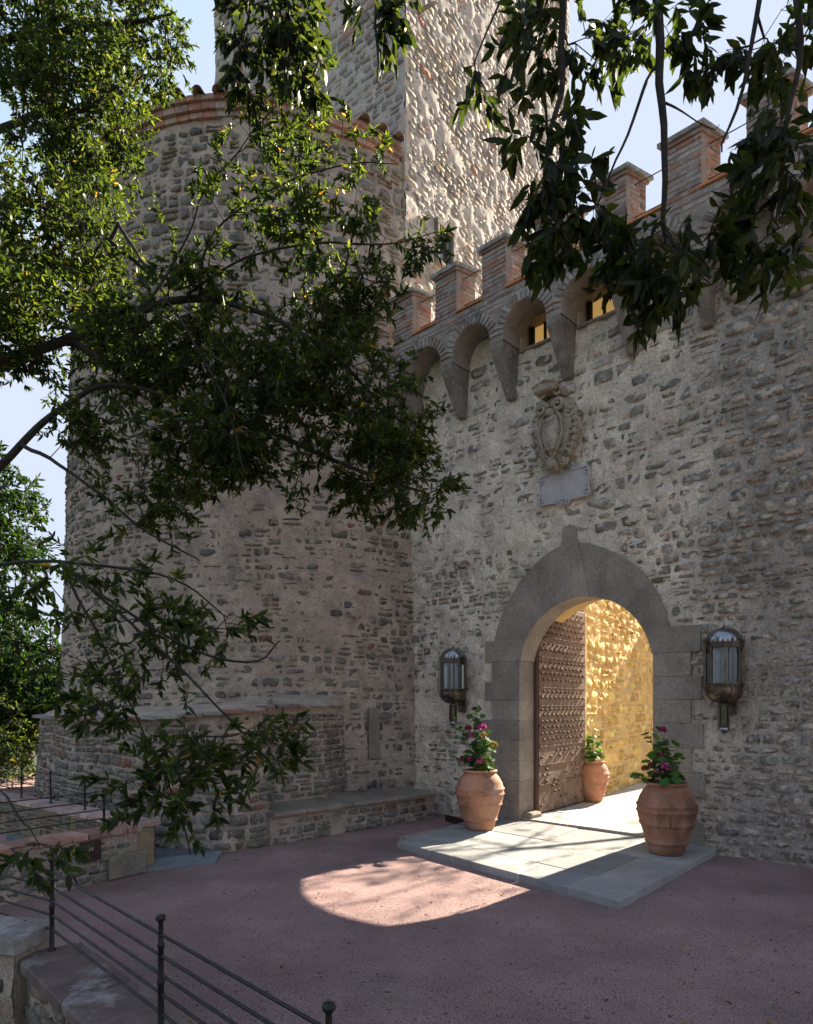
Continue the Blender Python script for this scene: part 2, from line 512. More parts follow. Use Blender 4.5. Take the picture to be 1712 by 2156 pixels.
def leafmat(name, transl=.45, rough=.50, spec=.25, glow=(5.6, 5.0, 1.2)):
    m, n, l = nt(name)
    out = n.new('ShaderNodeOutputMaterial')
    b = n.new('ShaderNodeBsdfPrincipled')
    a = n.new('ShaderNodeAttribute'); a.attribute_name = 'tint'
    tr = n.new('ShaderNodeBsdfTranslucent')
    mx = n.new('ShaderNodeMixShader')
    gm = n.new('ShaderNodeMix'); gm.data_type = 'RGBA'; gm.blend_type = 'MULTIPLY'
    gm.inputs[0].default_value = 1
    gm.inputs[7].default_value = (*glow, 1)
    geo = n.new('ShaderNodeNewGeometry')
    ns = n.new('ShaderNodeTexNoise'); ns.inputs['Scale'].default_value = 40
    l.new(geo.outputs['Position'], ns.inputs['Vector'])
    mr = n.new('ShaderNodeMapRange'); mr.inputs['From Min'].default_value = .3; mr.inputs['From Max'].default_value = .7
    mr.inputs['To Min'].default_value = .7; mr.inputs['To Max'].default_value = 1.3
    l.new(ns.outputs[0], mr.inputs['Value'])
    cc = n.new('ShaderNodeCombineColor')
    for k in range(3):
        l.new(mr.outputs[0], cc.inputs[k])
    m2 = n.new('ShaderNodeMix'); m2.data_type = 'RGBA'; m2.blend_type = 'MULTIPLY'; m2.inputs[0].default_value = 1
    l.new(a.outputs['Color'], m2.inputs[6]); l.new(cc.outputs[0], m2.inputs[7])
    l.new(m2.outputs[2], b.inputs['Base Color'])
    l.new(m2.outputs[2], gm.inputs[6])
    l.new(gm.outputs[2], tr.inputs['Color'])
    b.inputs['Roughness'].default_value = rough
    b.inputs['Specular IOR Level'].default_value = spec
    mx.inputs[0].default_value = transl
    l.new(b.outputs[0], mx.inputs[1]); l.new(tr.outputs[0], mx.inputs[2])
    l.new(mx.outputs[0], out.inputs[0])
    return m
M['leaf'] = leafmat('evergreen leaf')
M['leaf_far'] = leafmat('far leaf', .22, .6, .15, (5.0, 4.6, 1.2))
M['petal'] = leafmat('petal', .3, .6, .1, (1.8, 1.6, 1.9))

m, n, l = nt('lantern glass')
o_ = n.new('ShaderNodeOutputMaterial'); g_ = n.new('ShaderNodeBsdfGlossy'); t_ = n.new('ShaderNodeBsdfTransparent'); mx_ = n.new('ShaderNodeMixShader')
g_.inputs['Roughness'].default_value = .08; g_.inputs['Color'].default_value = (.8, .85, .88, 1)
t_.inputs['Color'].default_value = (.55, .57, .52, 1)
fr = n.new('ShaderNodeFresnel'); fr.inputs[0].default_value = 1.9
l.new(fr.outputs[0], mx_.inputs[0]); l.new(t_.outputs[0], mx_.inputs[1]); l.new(g_.outputs[0], mx_.inputs[2]); l.new(mx_.outputs[0], o_.inputs[0])
M['glass'] = m
M['pane'] = surface('dark pane', (.05, .06, .08), rough=.08, spec=.9, mott=(.9, 1.1, 3), fine=(.95, 1.05, 30), bumps=())

# ------------------------------------------------------------------ rubble masonry
GX = np.array([-1, -.84, -.3, .3, .84, 1.0])
GY = np.array([-1, -.76, 0, .76, 1.0])
SF = np.array([(j * 6 + i, j * 6 + i + 1, (j + 1) * 6 + i + 1, (j + 1) * 6 + i) for j in range(4) for i in range(5)])
BORD = np.array([[i in (0, 5) or j in (0, 4) for i in range(6)] for j in range(5)]).ravel()
INNR = np.array([[(1 <= i <= 4 and 1 <= j <= 3) and (i in (1, 4) or j in (1, 3)) for i in range(6)] for j in range(5)]).ravel()

def stone_shape(r, w, h, bulge, depth, rough=.006, round_=.16):
    gx, gy = np.meshgrid(GX, GY)
    gx = gx.ravel(); gy = gy.ravel()
    cor = r.uniform(.3, 1.6, 4)
    q = (gx > 0) * 1 + (gy > 0) * 2
    shrink = 1 - round_ * (np.abs(gx) * np.abs(gy)) ** 2 * cor[q.astype(int)]
    u = gx * w / 2 * shrink * (1 + .10 * r.uniform(-1, 1) * gy)
    v = gy * h / 2 * shrink * (1 + .14 * r.uniform(-1, 1) * gx) + gx * h * .05 * r.uniform(-1, 1)
    u += r.normal(0, .035 * h, 30); v += r.normal(0, .035 * h, 30)
    nn = np.where(BORD, -depth, np.where(INNR, bulge * .72, bulge)) + gx * r.uniform(-1, 1) * bulge * .35 + gy * r.uniform(-1, 1) * bulge * .3
    nn = nn + r.normal(0, rough, 30) * (~BORD)
    return u, v, nn

def courses(r, u0, u1, v0, v1, hr, wr, joint=.014, wave=.04, seed=0, split=.18):
    """irregular courses: list of (cu, cv, w, h)"""
    out = []
    v = v0
    while v < v1:
        hh = r.uniform(*hr)
        u = u0 - r.uniform(0, wr[1])
        while u < u1:
            ww = r.uniform(*wr) * (1.0 if r.random() > .2 else .6)
            ww = max(ww, hh * .7)
            cu = u + ww / 2
            dv = wave * float(vnoise(np.array([cu * .8, v * .9, 3.3]), seed))
            if r.random() < split and hh > .09:
                k = r.uniform(.4, .6)
                out.append((cu, v + hh * k / 2 + dv, ww - joint, hh * k - joint))
                out.append((cu, v + hh * (1 + k) / 2 + dv, ww - joint, hh * (1 - k) - joint))
            else:
                out.append((cu, v + hh / 2 + dv + r.uniform(-.006, .006), ww - joint * r.uniform(.6, 1.8), hh - joint * r.uniform(.6, 1.6)))
            u += ww
        v += hh
    return out

def pick(r, pal):
    w = np.array([p[0] for p in pal], float)
    i = r.choice(len(pal), p=w / w.sum())
    c = np.array(pal[i][1]) * r.uniform(.78, 1.22)
    return np.clip(c * (1 + r.normal(0, .03, 3)), 0, 1)

def lay_stones(parent, r, stones, fmap, pal, mat, keep=None, bulge=(.0, .03), depth=.03, rough=.006,
               cover=None, name='stone', singles=300, stuffname='small_stones', round_=.16):
    """fmap(u,v,n)->(...,3) world; cover(u,v)->extra height"""
    built = []
    for (cu, cv, w, h) in stones:
        if w < .03 or h < .02:
            continue
        if keep is not None and not keep(cu, cv, w, h):
            continue
        b = r.uniform(*bulge) + (cover(cu, cv) if cover else 0)
        if b < -.022:
            continue
        u, v, nn = stone_shape(r, w, h, b, depth, rough, round_)
        c = pick(r, pal(cu, cv) if callable(pal) else pal)
        W = fmap(u + cu, v + cv, nn)
        ctr = W.mean(0)
        d = np.linalg.norm(ctr - np.array([0, 0, EYE]))
        vis = ctr[1] > .5
        size = (min(w, h * 2.2) * h) / d ** 2 * (1 if vis else .01) * (1 if b > .004 else .3)
        built.append((size, W, c, ctr))
    built.sort(key=lambda q: -q[0])
    for size, W, c, ctr in built[:singles]:
        add(name, W, SF, mat, parent, tint=c, origin=ctr, smooth=True)
    rest = built[singles:]
    if rest:
        V = np.concatenate([q[1] for q in rest])
        T = np.concatenate([np.tile(q[2], (30, 1)) for q in rest])
        F = np.concatenate([SF + 30 * i for i in range(len(rest))])
        add(stuffname, V, F, mat, parent, tint=T, smooth=True, kind='stuff')
    return len(built)

def sheet(parent, name, fmap, u0, u1, v0, v1, step, mat, amp=.012, seed=5, hole=None, freq=7.0, kind=None, smooth=True):
    nu = max(2, int((u1 - u0) / step)); nv = max(2, int((v1 - v0) / step))
    uu, vv = np.meshgrid(np.linspace(u0, u1, nu + 1), np.linspace(v0, v1, nv + 1))
    nn = amp * fbm(P3(uu * freq, vv * freq, seed), seed, 4, .55) + amp * .8 * vnoise(P3(uu * 1.7, vv * 1.7, seed), seed + 5)
    V = fmap(uu.ravel(), vv.ravel(), nn.ravel())
    i, j = np.meshgrid(np.arange(nu), np.arange(nv))
    a = (j * (nu + 1) + i).ravel()
    F = np.stack([a, a + 1, a + nu + 2, a + nu + 1], 1)
    if hole is not None:
        uc = (uu[:-1, :-1] + uu[1:, 1:]).ravel() / 2; vc = (vv[:-1, :-1] + vv[1:, 1:]).ravel() / 2
        F = F[~hole(uc, vc)]
    return add(name, V, F, mat, parent, smooth=smooth, kind=kind)

PAL_GATE = [(4, (.28, .26, .22)), (5, (.37, .335, .275)), (2, (.21, .20, .185)), (2, (.25, .215, .155)), (1.2, (.30, .19, .15)), (3.5, (.45, .40, .33))]
PAL_TOWER = [(5, (.31, .275, .235)), (3, (.37, .325, .275)), (3, (.25, .23, .20)), (.35, (.38, .25, .19)), (2, (.44, .36, .27)), (.12, (.38, .16, .10))]
PAL_ROUND = [(5, (.235, .215, .175)), (4, (.29, .26, .205)), (2, (.20, .19, .17)), (.7, (.27, .17, .13)), (1.5, (.21, .19, .13)), (1.5, (.33, .30, .25))]
PAL_MIX = [(4, (.21, .19, .155)), (3, (.27, .23, .18)), (1.1, (.30, .145, .10)), (2, (.17, .16, .145)), (2, (.26, .19, .15))]
PAL_LOW = [(4, (.25, .235, .20)), (3, (.31, .285, .24)), (2, (.20, .185, .165)), (1, (.29, .18, .13))]
PAL_BRICK = [(4, (.25, .18, .155)), (3, (.29, .22, .19)), (2, (.20, .16, .145)), (4, (.27, .25, .23))]
PAL_BRICKRED = [(4, (.31, .15, .10)), (3, (.33, .20, .15)), (2, (.25, .13, .10))]

# ================================================================== GROUND
def wall_line(k):   # foreground wall axis
    return np.array([-1.73, 3.29]) + k * np.array([.6917, -.722])
court = [wall_line(9.0), wall_line(0.0), (-3.3, 3.6), (-3.9, 4.1), (-3.35, 5.55), (-2.66, 6.52), (-2.95, 6.86), (-6.2, 9.4), (-9.0, 13.0), (-9, 30), (30, 30), (30, -8)]
court = [tuple(p) for p in court]

def poly_sheet(poly, z, name, mat, step, amp, zfun=None, kind='structure'):
    P = np.array(poly)
    x0, y0 = P.min(0); x1, y1 = P.max(0)
    return P, x0, y0, x1, y1

def inside(poly, x, y):
    P = np.array(poly); c = np.zeros(x.shape, bool)
    n = len(P); j = n - 1
    for i in range(n):
        xi, yi = P[i]; xj, yj = P[j]
        cond = ((yi > y) != (yj > y)) & (x < (xj - xi) * (y - yi) / (yj - yi + 1e-12) + xi)
        c ^= cond
        j = i
    return c

# lower terrain to the horizon
R_ = 1500
rr = np.concatenate([np.linspace(0, 60, 25), np.geomspace(70, R_, 18)])
th = np.linspace(0, 2 * pi, 61)[:-1]
V = []; 
for r_ in rr:
    for t in th:
        x, y = r_ * cos(t), r_ * sin(t) + 6
        z = -1.75 + .12 * float(vnoise(np.array([x * .2, y * .2, 0.]), 3)) + (0 if r_ < 60 else min(40, (r_ - 60) * .05) * (.5 + .5 * float(vnoise(np.array([x * .004, y * .004, 1.]), 9))))
        V.append((x, y, z))
F = []
for i in range(len(rr) - 1):
    for k in range(60):
        F.append((i * 60 + k, (i + 1) * 60 + k, (i + 1) * 60 + (k + 1) % 60, i * 60 + (k + 1) % 60))
add('terrain', V, F, M['earth'], kind='structure', smooth=True)

# gravel court: a raised terrace, top plus skirt
Vp, Fp = [], []
for p in court:
    Vp.append((p[0], p[1], 0.0))
for p in court:
    Vp.append((p[0], p[1], -1.9))
nC = len(court)
Fp.append(tuple(range(nC))[::-1])
for i in range(nC):
    j = (i + 1) % nC
    Fp.append((i, j, nC + j, nC + i))
gobj = add('gravel_court', Vp, Fp, M['gravel'], kind='structure')
me = gobj.data
# loose pebbles near the camera
r = np.random.default_rng(11)
n = 26000
d = np.abs(r.normal(0, 1, n)) * 2.2 + 2.6
px = r.uniform(180, 1760, n)
X = (px - 856) / FPX * d; Y = d
k = inside(court, X, Y)
X, Y = X[k], Y[k]
tt = (X - P0[0]) * -N[0] + (Y - P0[1]) * -N[1]
ss = (X - P0[0]) * U[0] + (Y - P0[1]) * U[1]
k = (tt > .12) & ~((ss > -1.5) & (ss < 1.65) & (tt < 2.55))
X, Y = X[k], Y[k]
n = len(X)
sz = r.uniform(.0018, .0055, n) * (1 + (r.random(n) < .02) * 1.5)
oct_ = np.array([(1, 0, 0), (-1, 0, 0), (0, 1, 0), (0, -1, 0), (0, 0, .7), (0, 0, -.7)])
of = np.array([(0, 2, 4), (2, 1, 4), (1, 3, 4), (3, 0, 4), (2, 0, 5), (1, 2, 5), (3, 1, 5), (0, 3, 5)])
V = oct_[None] * sz[:, None, None] * r.uniform(.7, 1.3, (n, 6, 1)) + np.stack([X, Y, np.full(n, .001)], 1)[:, None, :]
pc = np.array([(.30, .19, .175), (.36, .27, .25), (.20, .13, .125), (.42, .38, .34), (.24, .15, .14)])[r.integers(0, 5, n)] * r.uniform(.7, 1.25, (n, 1))
add('gravel', V.reshape(-1, 3), (of[None] + 6 * np.arange(n)[:, None, None]).reshape(-1, 3), M['stone'], tint=np.repeat(pc, 6, 0), kind='stuff')

rf = np.random.default_rng(12)
FX = rf.uniform(-3.0, 3.4, 420); FY = rf.uniform(2.6, 9.4, 420)
tt = (FX - P0[0]) * -N[0] + (FY - P0[1]) * -N[1]; ss = (FX - P0[0]) * U[0] + (FY - P0[1]) * U[1]
k_ = inside(court, FX, FY) & (tt > .1) & ~((ss > -1.7) & (ss < 1.8) & (tt < 2.8)) & ((rf.random(420) < .25) | (tt < .5) | (ss < -1.6))
FX, FY = FX[k_], FY[k_]
LEAF_AT = (FX, FY)
# ================================================================== GATE WALL
gate = thing('gate_wall', 'tall pale rubble gate wall with brick battlements, corbel arches and the open grey stone gateway', 'wall', P0)
SL, SR, ZT = -3.35, 4.6, 7.0
AC, AR, AZ = -.09, .93, 2.09       # gate arch
def gmap(u, v, n_): return WF(u, n_, v)
def arch_hole(u, v, grow=0.0):
    return ((np.abs(u - AC) < AR + grow) & (v < AZ)) | (((u - AC) ** 2 + (v - AZ) ** 2 < (AR + grow) ** 2) & (v >= AZ))
CORB = [-1.14 + .87 * k for k in range(-2, 7)]       # corbel centres
WINB = [CORB[2] + .375, CORB[3] + .375]              # windows sit in the bays right of these corbels
def win_hole(u, v):
    q = np.zeros(np.shape(u), bool)
    for c in WINB:
        q |= (np.abs(u - c) < .25) & (v > 6.47) & (v < 6.95)
    return q
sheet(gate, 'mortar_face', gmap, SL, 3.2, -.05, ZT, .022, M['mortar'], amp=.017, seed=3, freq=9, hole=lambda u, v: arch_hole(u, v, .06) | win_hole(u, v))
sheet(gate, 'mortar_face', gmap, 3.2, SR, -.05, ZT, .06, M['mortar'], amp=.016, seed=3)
# body of the wall behind the face (with the passage left open)
def body_box(s0, s1, z0, z1, y0=.03, y1=1.1, name='wall_core', mat='mortar'):
    c = WF((s0 + s1) / 2, -(y0 + y1) / 2, (z0 + z1) / 2)
    V, F = box_vf(c, ((s1 - s0) / 2, (y1 - y0) / 2, (z1 - z0) / 2), U, N, Z)
    return V, F
mb = MB()
mb.put(*body_box(SL, -1.24, -.05, 6.98))
mb.put(*body_box(1.06, SR, -.05, 6.98))
mb.put(*body_box(-1.24, 1.06, 3.26, 6.40))
mb.put(*body_box(-1.24, WINB[0] - .26, 6.40, 6.98))
mb.put(*body_box(WINB[0] + .26, WINB[1] - .26, 6.40, 6.98))
mb.put(*body_box(WINB[1] + .26, 1.06, 6.40, 6.98))
mb.put(*body_box(WINB[0] - .26, WINB[0] + .26, 6.40, 6.98, .5, 1.1))
mb.put(*body_box(WINB[1] - .26, WINB[1] + .26, 6.40, 6.98, .5, 1.1))
mb.build('wall_core', M['mortar'], gate)
# passage vault behind the stone surround
VR = 1.14
mb = MB()
arc = [(AC - VR, 0.0)] + [(AC - VR * cos(pi * i / 28), 3.22 - 2.2 + sqrt(2.2 ** 2 - (-VR * cos(pi * i / 28) - .24) ** 2)) for i in range(29)] + [(AC + VR, 0.0)]
outer = [(-1.245, 0.0)] + [(max(-1.245, min(1.065, AC - VR * 1.02 * cos(pi * i / 28))), 3.265) for i in range(29)] + [(1.065, 0.0)]
for y0, y1 in ((.33, 1.12),):
    n_ = len(arc)
    V = [WF(a, -y0, b) for a, b in arc] + [WF(a, -y1, b) for a, b in arc] + [WF(a, -y1, b) for a, b in outer] + [WF(a, -y0, b) for a, b in outer]
    F = []
    for i in range(n_ - 1):
        F += [(i, i + 1, n_ + i + 1, n_ + i), (n_ + i, n_ + i + 1, 2 * n_ + i + 1, 2 * n_ + i), (i, 3 * n_ + i, 3 * n_ + i + 1, i + 1)]
    mb.put(V, F)
mb.build('passage_vault', M['plaster'], gate)

# stones in the wall
r = np.random.default_rng(21)
def ext_half(z):     # outline of the surround (half widths) for keeping stones off
    return 0
OUTL = [(-1.60, -.05), (-1.60, 2.53), (-1.43, 2.55), (-1.31, 2.87), (-1.0, 3.30), (-.62, 3.66), (-.36, 3.80), (-.27, 3.99), (-.10, 3.80), (.257, 3.60), (.624, 3.28), (.885, 2.93), (1.03, 2.58), (1.42, 2.56), (1.42, -.05)]
INL = [(-1.47, -.05), (-1.47, 2.5), (-1.31, 2.87), (-1.0, 3.30), (-.62, 3.66), (-.1, 3.78), (.257, 3.60), (.624, 3.28), (.885, 2.93), (1.03, 2.58), (1.28, 2.5), (1.28, -.05)]
def keep_gate(cu, cv, w, h):
    x = np.array([cu - w * .45, cu + w * .45, cu, cu]); y = np.array([cv, cv, cv - h * .4, cv + h * .4])
    if inside(INL, x, y).any():
        return False
    for c in WINB:
        if abs(cu - c) < .25 + w / 2 and 6.42 - h / 2 < cv < 6.86 + h / 2:
            return False
    return True
def cover_gate(u, v):
    c = .010 * float(fbm(np.array([u * .9, v * .9, 2.]), 4, 3))
    right = min(1, max(0, (u - .8) / .8)) * (1 if v > 2.2 else .8)
    low = min(1, max(0, (1.0 - v) / 1.0))
    leftlow = 1 if (u < -1.4 and v < 3.5) else 0
    return -.007 + c * 1.8 + .020 * right + .008 * low * (u > 0) - .004 * leftlow
st = courses(r, SL, SR, 0.0, 3.6, (.075, .15), (.11, .32), seed=1, wave=.07, split=.25, joint=.02) + courses(r, SL, SR, 3.65, 6.72, (.11, .21), (.15, .42), seed=2, wave=.08, split=.3, joint=.03)
st = [q for q in st if q[1] < 6.62]
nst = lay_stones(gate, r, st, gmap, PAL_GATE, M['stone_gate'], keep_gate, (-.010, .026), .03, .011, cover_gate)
print('gate stones', nst)

# --- stone surround of the gateway
sur = part_empty('gate_surround', gate)
def gpr(poly, d0, d1, bev=.003):
    return prism_vf(poly, lambda a, b, d: WF(a, -d, b), d0, d1, bev)
rj = np.random.default_rng(5)
zl = [.07, .32, .61, .88, 1.16, 1.44, 1.71, 1.975, 2.25, 2.55]
wideR = [1.42, 1.27, 1.43, 1.28, 1.41, 1.28, 1.40, 1.28, 1.385]
wideL = [-1.60, -1.48, -1.60, -1.49, -1.61, -1.48, -1.60, -1.48, -1.60]
def ashlar(poly, d0=-.035, d1=.33, name='jamb_stone'):
    c = np.array(poly).mean(0)
    V, F = gpr(poly, d0, d1)
    add(name, V, F, M['ashlar_block'], sur, origin=WF(c[0], 0, c[1]), tint=np.array((.27, .24, .205)) * rj.uniform(.90, 1.12) * np.array([1, 1 - rj.uniform(0, .04), 1 - rj.uniform(0, .08)]))
g_ = .0010
for i in range(9):
    z0, z1 = (0 if i == 0 else zl[i]) + g_, zl[i + 1] - g_
    dd = -.035 + rj.uniform(-.003, .003)
    if z1 <= AZ + .17:
        xL, xR = AC - AR, AC + AR
        ashlar([(wideL[i], z0), (xL, z0), (xL, z1), (wideL[i], z1)], dd)
        ashlar([(xR, z0), (wideR[i], z0), (wideR[i], z1), (xR, z1)], dd + .001)
# last course: follows the curve of the arch
def arcpt(a): return (AC + AR * cos(a), AZ + AR * sin(a))
z0, z1 = zl[8] + g_, zl[9] - g_
a0 = math.asin(max(-1, min(1, (z0 - AZ) / AR))); a1 = math.asin((z1 - AZ) / AR)
def course_piece(side, z0, z1, edge, top_edge=None):
    aa = [math.asin((z - AZ) / AR) if z > AZ else 0 for z in np.linspace(z0, z1, 7)]
    zz = np.linspace(z0, z1, 7)
    if side > 0:
        pts = [(AC + AR * (cos(a) if z > AZ else 1), z) for a, z in zip(aa, zz)]
        return [(edge, z0)] + [(edge, z1)] + pts[::-1]
    pts = [(AC - AR * (cos(a) if z > AZ else 1), z) for a, z in zip(aa, zz)]
    return [(edge, z1), (edge, z0)] + pts
ashlar(course_piece(1, z0, z1, 1.385))
ashlar(course_piece(-1, z0, z1, -1.60))
# voussoirs
EXT = [(1.03, 2.55), (.985, 2.75), (.905, 2.95), (.79, 3.13), (.64, 3.30), (.465, 3.45), (.27, 3.57), (.06, 3.665), (-.12, 3.715), (-.235, 3.73), (-.37, 3.715), (-.51, 3.68), (-.66, 3.61), (-.85, 3.48), (-1.03, 3.31), (-1.19, 3.11), (-1.325, 2.88), (-1.395, 2.70), (-1.43, 2.55)]
aS = math.asin((2.55 - AZ) / AR)
cuts = [0, 3, 6, 8, 10, 12, 15, 18]
angs = np.interp(np.arange(19), [0, 18], [aS, pi - aS])
for q in range(len(cuts) - 1):
    i0, i1 = cuts[q], cuts[q + 1]
    ext = EXT[i0:i1 + 1]
    ia = np.linspace(angs[i1], angs[i0], 9)
    inn = [arcpt(a) for a in ia]
    if q == 3:      # keystone with its knob
        kx = -.26
        ext = [ext[0]] + [(kx + .125, 3.735), (kx + .098, 3.80), (kx + .095, 3.88)] + [(kx + .095 * cos(a), 3.88 + .085 * sin(a)) for a in np.linspace(.4, pi - .4, 6)] + [(kx - .095, 3.88), (kx - .098, 3.80), (kx - .125, 3.735)] + [ext[-1]]
    poly = ext + inn
    P = np.array(poly)
    c = P.mean(0)
    P = c + (P - c) * .9992
    ashlar([tuple(p) for p in P], -.035 + rj.uniform(-.002, .002) - (.008 if q == 3 else 0), .33, 'voussoir')
# a worn stone at the foot of the left jamb
V, F = box_vf(WF(AC - AR + .05, -.18, .12), (.10, .14, .055), U, N, Z, .03)
add('foot_stone', V, F, M['ashlar'], sur, tint=(.2, .2, .2))

# --- the open door leaf
HG = WF(-.985, -.36, 0)
phi = radians(37.6)
DD = np.array([sin(phi), cos(phi), 0.0])         # along the leaf
DN = np.array([cos(phi), -sin(phi), 0.0])        # face normal, to the passage
DL = 1.66
door = part_empty('door', gate, HG)
def dmap(a, b, d): return HG + a * DD + (b) * Z + (-d) * DN      # d>0 behind the face
def dtop(a):
    t = min(1, a / DL)
    return 2.42 + .74 * math.sqrt(max(0, 1 - (1 - t) ** 2))
zr = [.12, .52, .80, 1.06, 1.36, 1.64, 1.90, 2.12, 2.33, 2.62, 3.2]
rd = np.random.default_rng(8)
poly = [(0, .10), (DL, .10)] + [(a, dtop(a)) for a in np.linspace(DL, 0, 18)]
V, F = prism_vf(poly, dmap, .012, .075)
add('door_boards', V, F, M['doorwood'], door)
for i in range(len(zr) - 1):
    z0, z1 = zr[i] + .004, zr[i + 1] - .004
    nseg = 2 if i in (0, 1, 2, 4) else 1
    xs = np.linspace(.03, DL - .02, nseg + 1)
    if nseg == 2:
        xs[1] += rd.uniform(-.1, .15)
    for k in range(nseg):
        a0, a1 = xs[k] + .003, xs[k + 1] - .003
        aa = np.linspace(a1, a0, 10)
        top = [(a, min(z1, dtop(a) - .04)) for a in aa]
        if min(t[1] for t in top) <= z0 + .01:
            top = [(a, max(z0 + .004, z)) for a, z in top]
        if max(t[1] for t in top) < z0 + .05:
            continue
        poly = [(a0, z0), (a1, z0)] + top
        lift = rd.uniform(-.004, .004)
        V, F = prism_vf(poly, dmap, -.012 + lift, .012, .006)
        add('iron_plate', V, F, M['doorplate'], door, origin=dmap((a0 + a1) / 2, (z0 + z1) / 2, 0))
# lip under each row of plates
mb = MB()
for z in zr[1:-1]:
    a_min = .03 if z < 2.4 else .25
    V, F = box_vf(dmap((a_min + DL) / 2, z, -.018), ((DL - a_min) / 2 - .02, .008, .008), DD, DN, Z)
    mb.put(V, F)
mb.build('plate_lips', M['doorplate'], door)
# studs
stud_me = None
cnt = 0
for i, z in enumerate(np.arange(.22, 3.1, .085)):
    for k, a in enumerate(np.arange(.10, DL - .06, .145)):
        aa = a + (.07 if i % 2 else 0)
        if aa > DL - .06 or z > dtop(aa) - .08 or any(abs(z - q) < .03 for q in zr):
            continue
        if z < 1.0 and rd.random() < .55:
            continue
        if cnt >= 280:
            break
        if stud_me is None:
            V = []; F = []
            pr = [(.024, 0), (.022, .012), (.012, .032), (0.001, .042)]
            for rr_, hh in pr:
                for q in range(6):
                    t = q * pi / 3
                    V.append(rr_ * cos(t) * DD + rr_ * sin(t) * Z + hh * DN)
            for j in range(3):
                for q in range(6):
                    F.append((j * 6 + q, j * 6 + (q + 1) % 6, (j + 1) * 6 + (q + 1) % 6, (j + 1) * 6 + q))
            stud_me = fastmesh('stud', V, F)
            stud_me.materials.append(M['doorplate'])
        o = bpy.data.objects.new('stud', stud_me)
        COL.objects.link(o); o.parent = door
        o.location = tuple(dmap(aa + rd.uniform(-.006, .006), z + rd.uniform(-.006, .006), -.010) - HG)
        cnt += 1
# hanging stile and frame beside the leaf
V, F = tube_vf([WF(-1.0, -.35, .05), WF(-1.0, -.35, 2.3), WF(-.93, -.35, 2.62)], .03, 8)
add('hinge_post', V, F, M['doorwood'], door)
V, F = box_vf(dmap(DL + .03, 1.6, .02), (.032, .03, 1.5), DD, DN, Z, .005)
add('door_edge', V, F, M['plaster'], door)
# iron hook hanging on the right of the passage
V, F = tube_vf([WF(.86, -.60, 2.66), WF(.80, -.62, 2.60), WF(.78, -.62, 2.50), WF(.79, -.62, 2.36)], .014, 6)
add('iron_hook', V, F, M['rust'], gate)

# --- corbels, arches, parapet
TP = .40            # parapet plane
ZS = 7.165          # crenel sill
ZC = 7.86           # top of the caps
rp = np.random.default_rng(31)
for k, c in enumerate(CORB):
    if c > SR - .3: break
    w1, w0 = .098, .055
    V = []
    prof = [(TP + .005, 6.50), (TP + .005, 6.42), (.09, 5.84), (.0, 5.84), (.0, 6.50)]
    wd = [w1, w1, w0, w0, w1]
    for sgn in (-1, 1):
        for (t, z), w in zip(prof, wd):
            V.append(WF(c + sgn * w, t, z))
    F = [(0, 1, 2, 3, 4), (9, 8, 7, 6, 5)] + [(i, 5 + i, 5 + (i + 1) % 5, (i + 1) % 5) for i in range(5)]
    add('corbel', V, F, M['corbel'], gate, origin=WF(c, .2, 6.2))
# arches: spandrel face with semicircular openings, soffits
mb = MB()
ZSP = 6.565; RA = .325
for k in range(len(CORB) - 1):
    c0, c1 = CORB[k], CORB[k + 1]
    if c1 > SR: break
    cm = (c0 + c1) / 2
    arcp = [(cm - RA, 6.50)] + [(cm + RA * cos(a), ZSP + RA * sin(a)) for a in np.linspace(pi, 0, 17)] + [(cm + RA, 6.50)]
    top = [(c0, 6.50)] + [(cm + (c1 - c0) / 2 * (-1 + 2 * i / 16), ZS - .02) for i in range(17)] + [(c1, 6.50)]
    n_ = len(arcp)
    V = [WF(a, TP - .005, b) for a, b in arcp] + [WF(a, TP - .005, b) for a, b in top] + [WF(a, -.05, b) for a, b in arcp]
    F = []
    for i in range(n_ - 1):
        F += [(n_ + i, n_ + i + 1, i + 1, i), (i, i + 1, 2 * n_ + i + 1, 2 * n_ + i)]
    mb.put(V, F)
# underside and back of the parapet
mb.build('machicolation', M['mortar_brick'], gate)
mb = MB()
V, F = box_vf(WF((SL + SR) / 2, TP / 2 - .2, (6.93 + ZS) / 2 - .012), ((SR - SL) / 2, .19 + .2, (ZS - 6.93) / 2 - .01), U, N, Z)
mb.put(V, F)
mb.build('parapet_core', M['mortar_dark'], gate)
V, F = box_vf(WF((SL + SR) / 2, -.55, 6.92), ((SR - SL) / 2, .55, .05), U, N, Z)
add('wall_walk', V, F, M['mortar_dark'], gate)

def brick(c, hx, hy, hz, ax, ay, parent, mat='brick', pal=PAL_BRICK, name='brick', bev=.006, az=None):
    V, F = box_vf(c, (hx, hy, hz), ax, ay, Z if az is None else az, bev)
    V = np.array(V) + rp.normal(0, .0012, (len(V), 3))
    return V, F, pick(rp, pal)
bricks = []
def in_arch(u, v, m_=.0):
    for k in range(len(CORB) - 1):
        cm = (CORB[k] + CORB[k + 1]) / 2
        if (abs(u - cm) < RA + m_ and v < ZSP) or ((u - cm) ** 2 + (v - ZSP) ** 2 < (RA + m_) ** 2):
            return True
    return False
# ring bricks of every arch
for k in range(len(CORB) - 1):
    cm = (CORB[k] + CORB[k + 1]) / 2
    if cm > SR - .3: break
    for i in range(17):
        a = pi * (i + .5) / 17
        rm = RA + .068
        c = WF(cm + rm * cos(a), TP - .03 + rp.uniform(-.004, .004), ZSP + rm * sin(a))
        rad = cos(a) * U + sin(a) * Z; tan_ = -sin(a) * U + cos(a) * Z
        V, F, t = brick(c, .062, .045, .0225, rad, N, None, az=tan_, pal=PAL_BRICK)
        bricks.append((abs(cm), V, F, t, c))
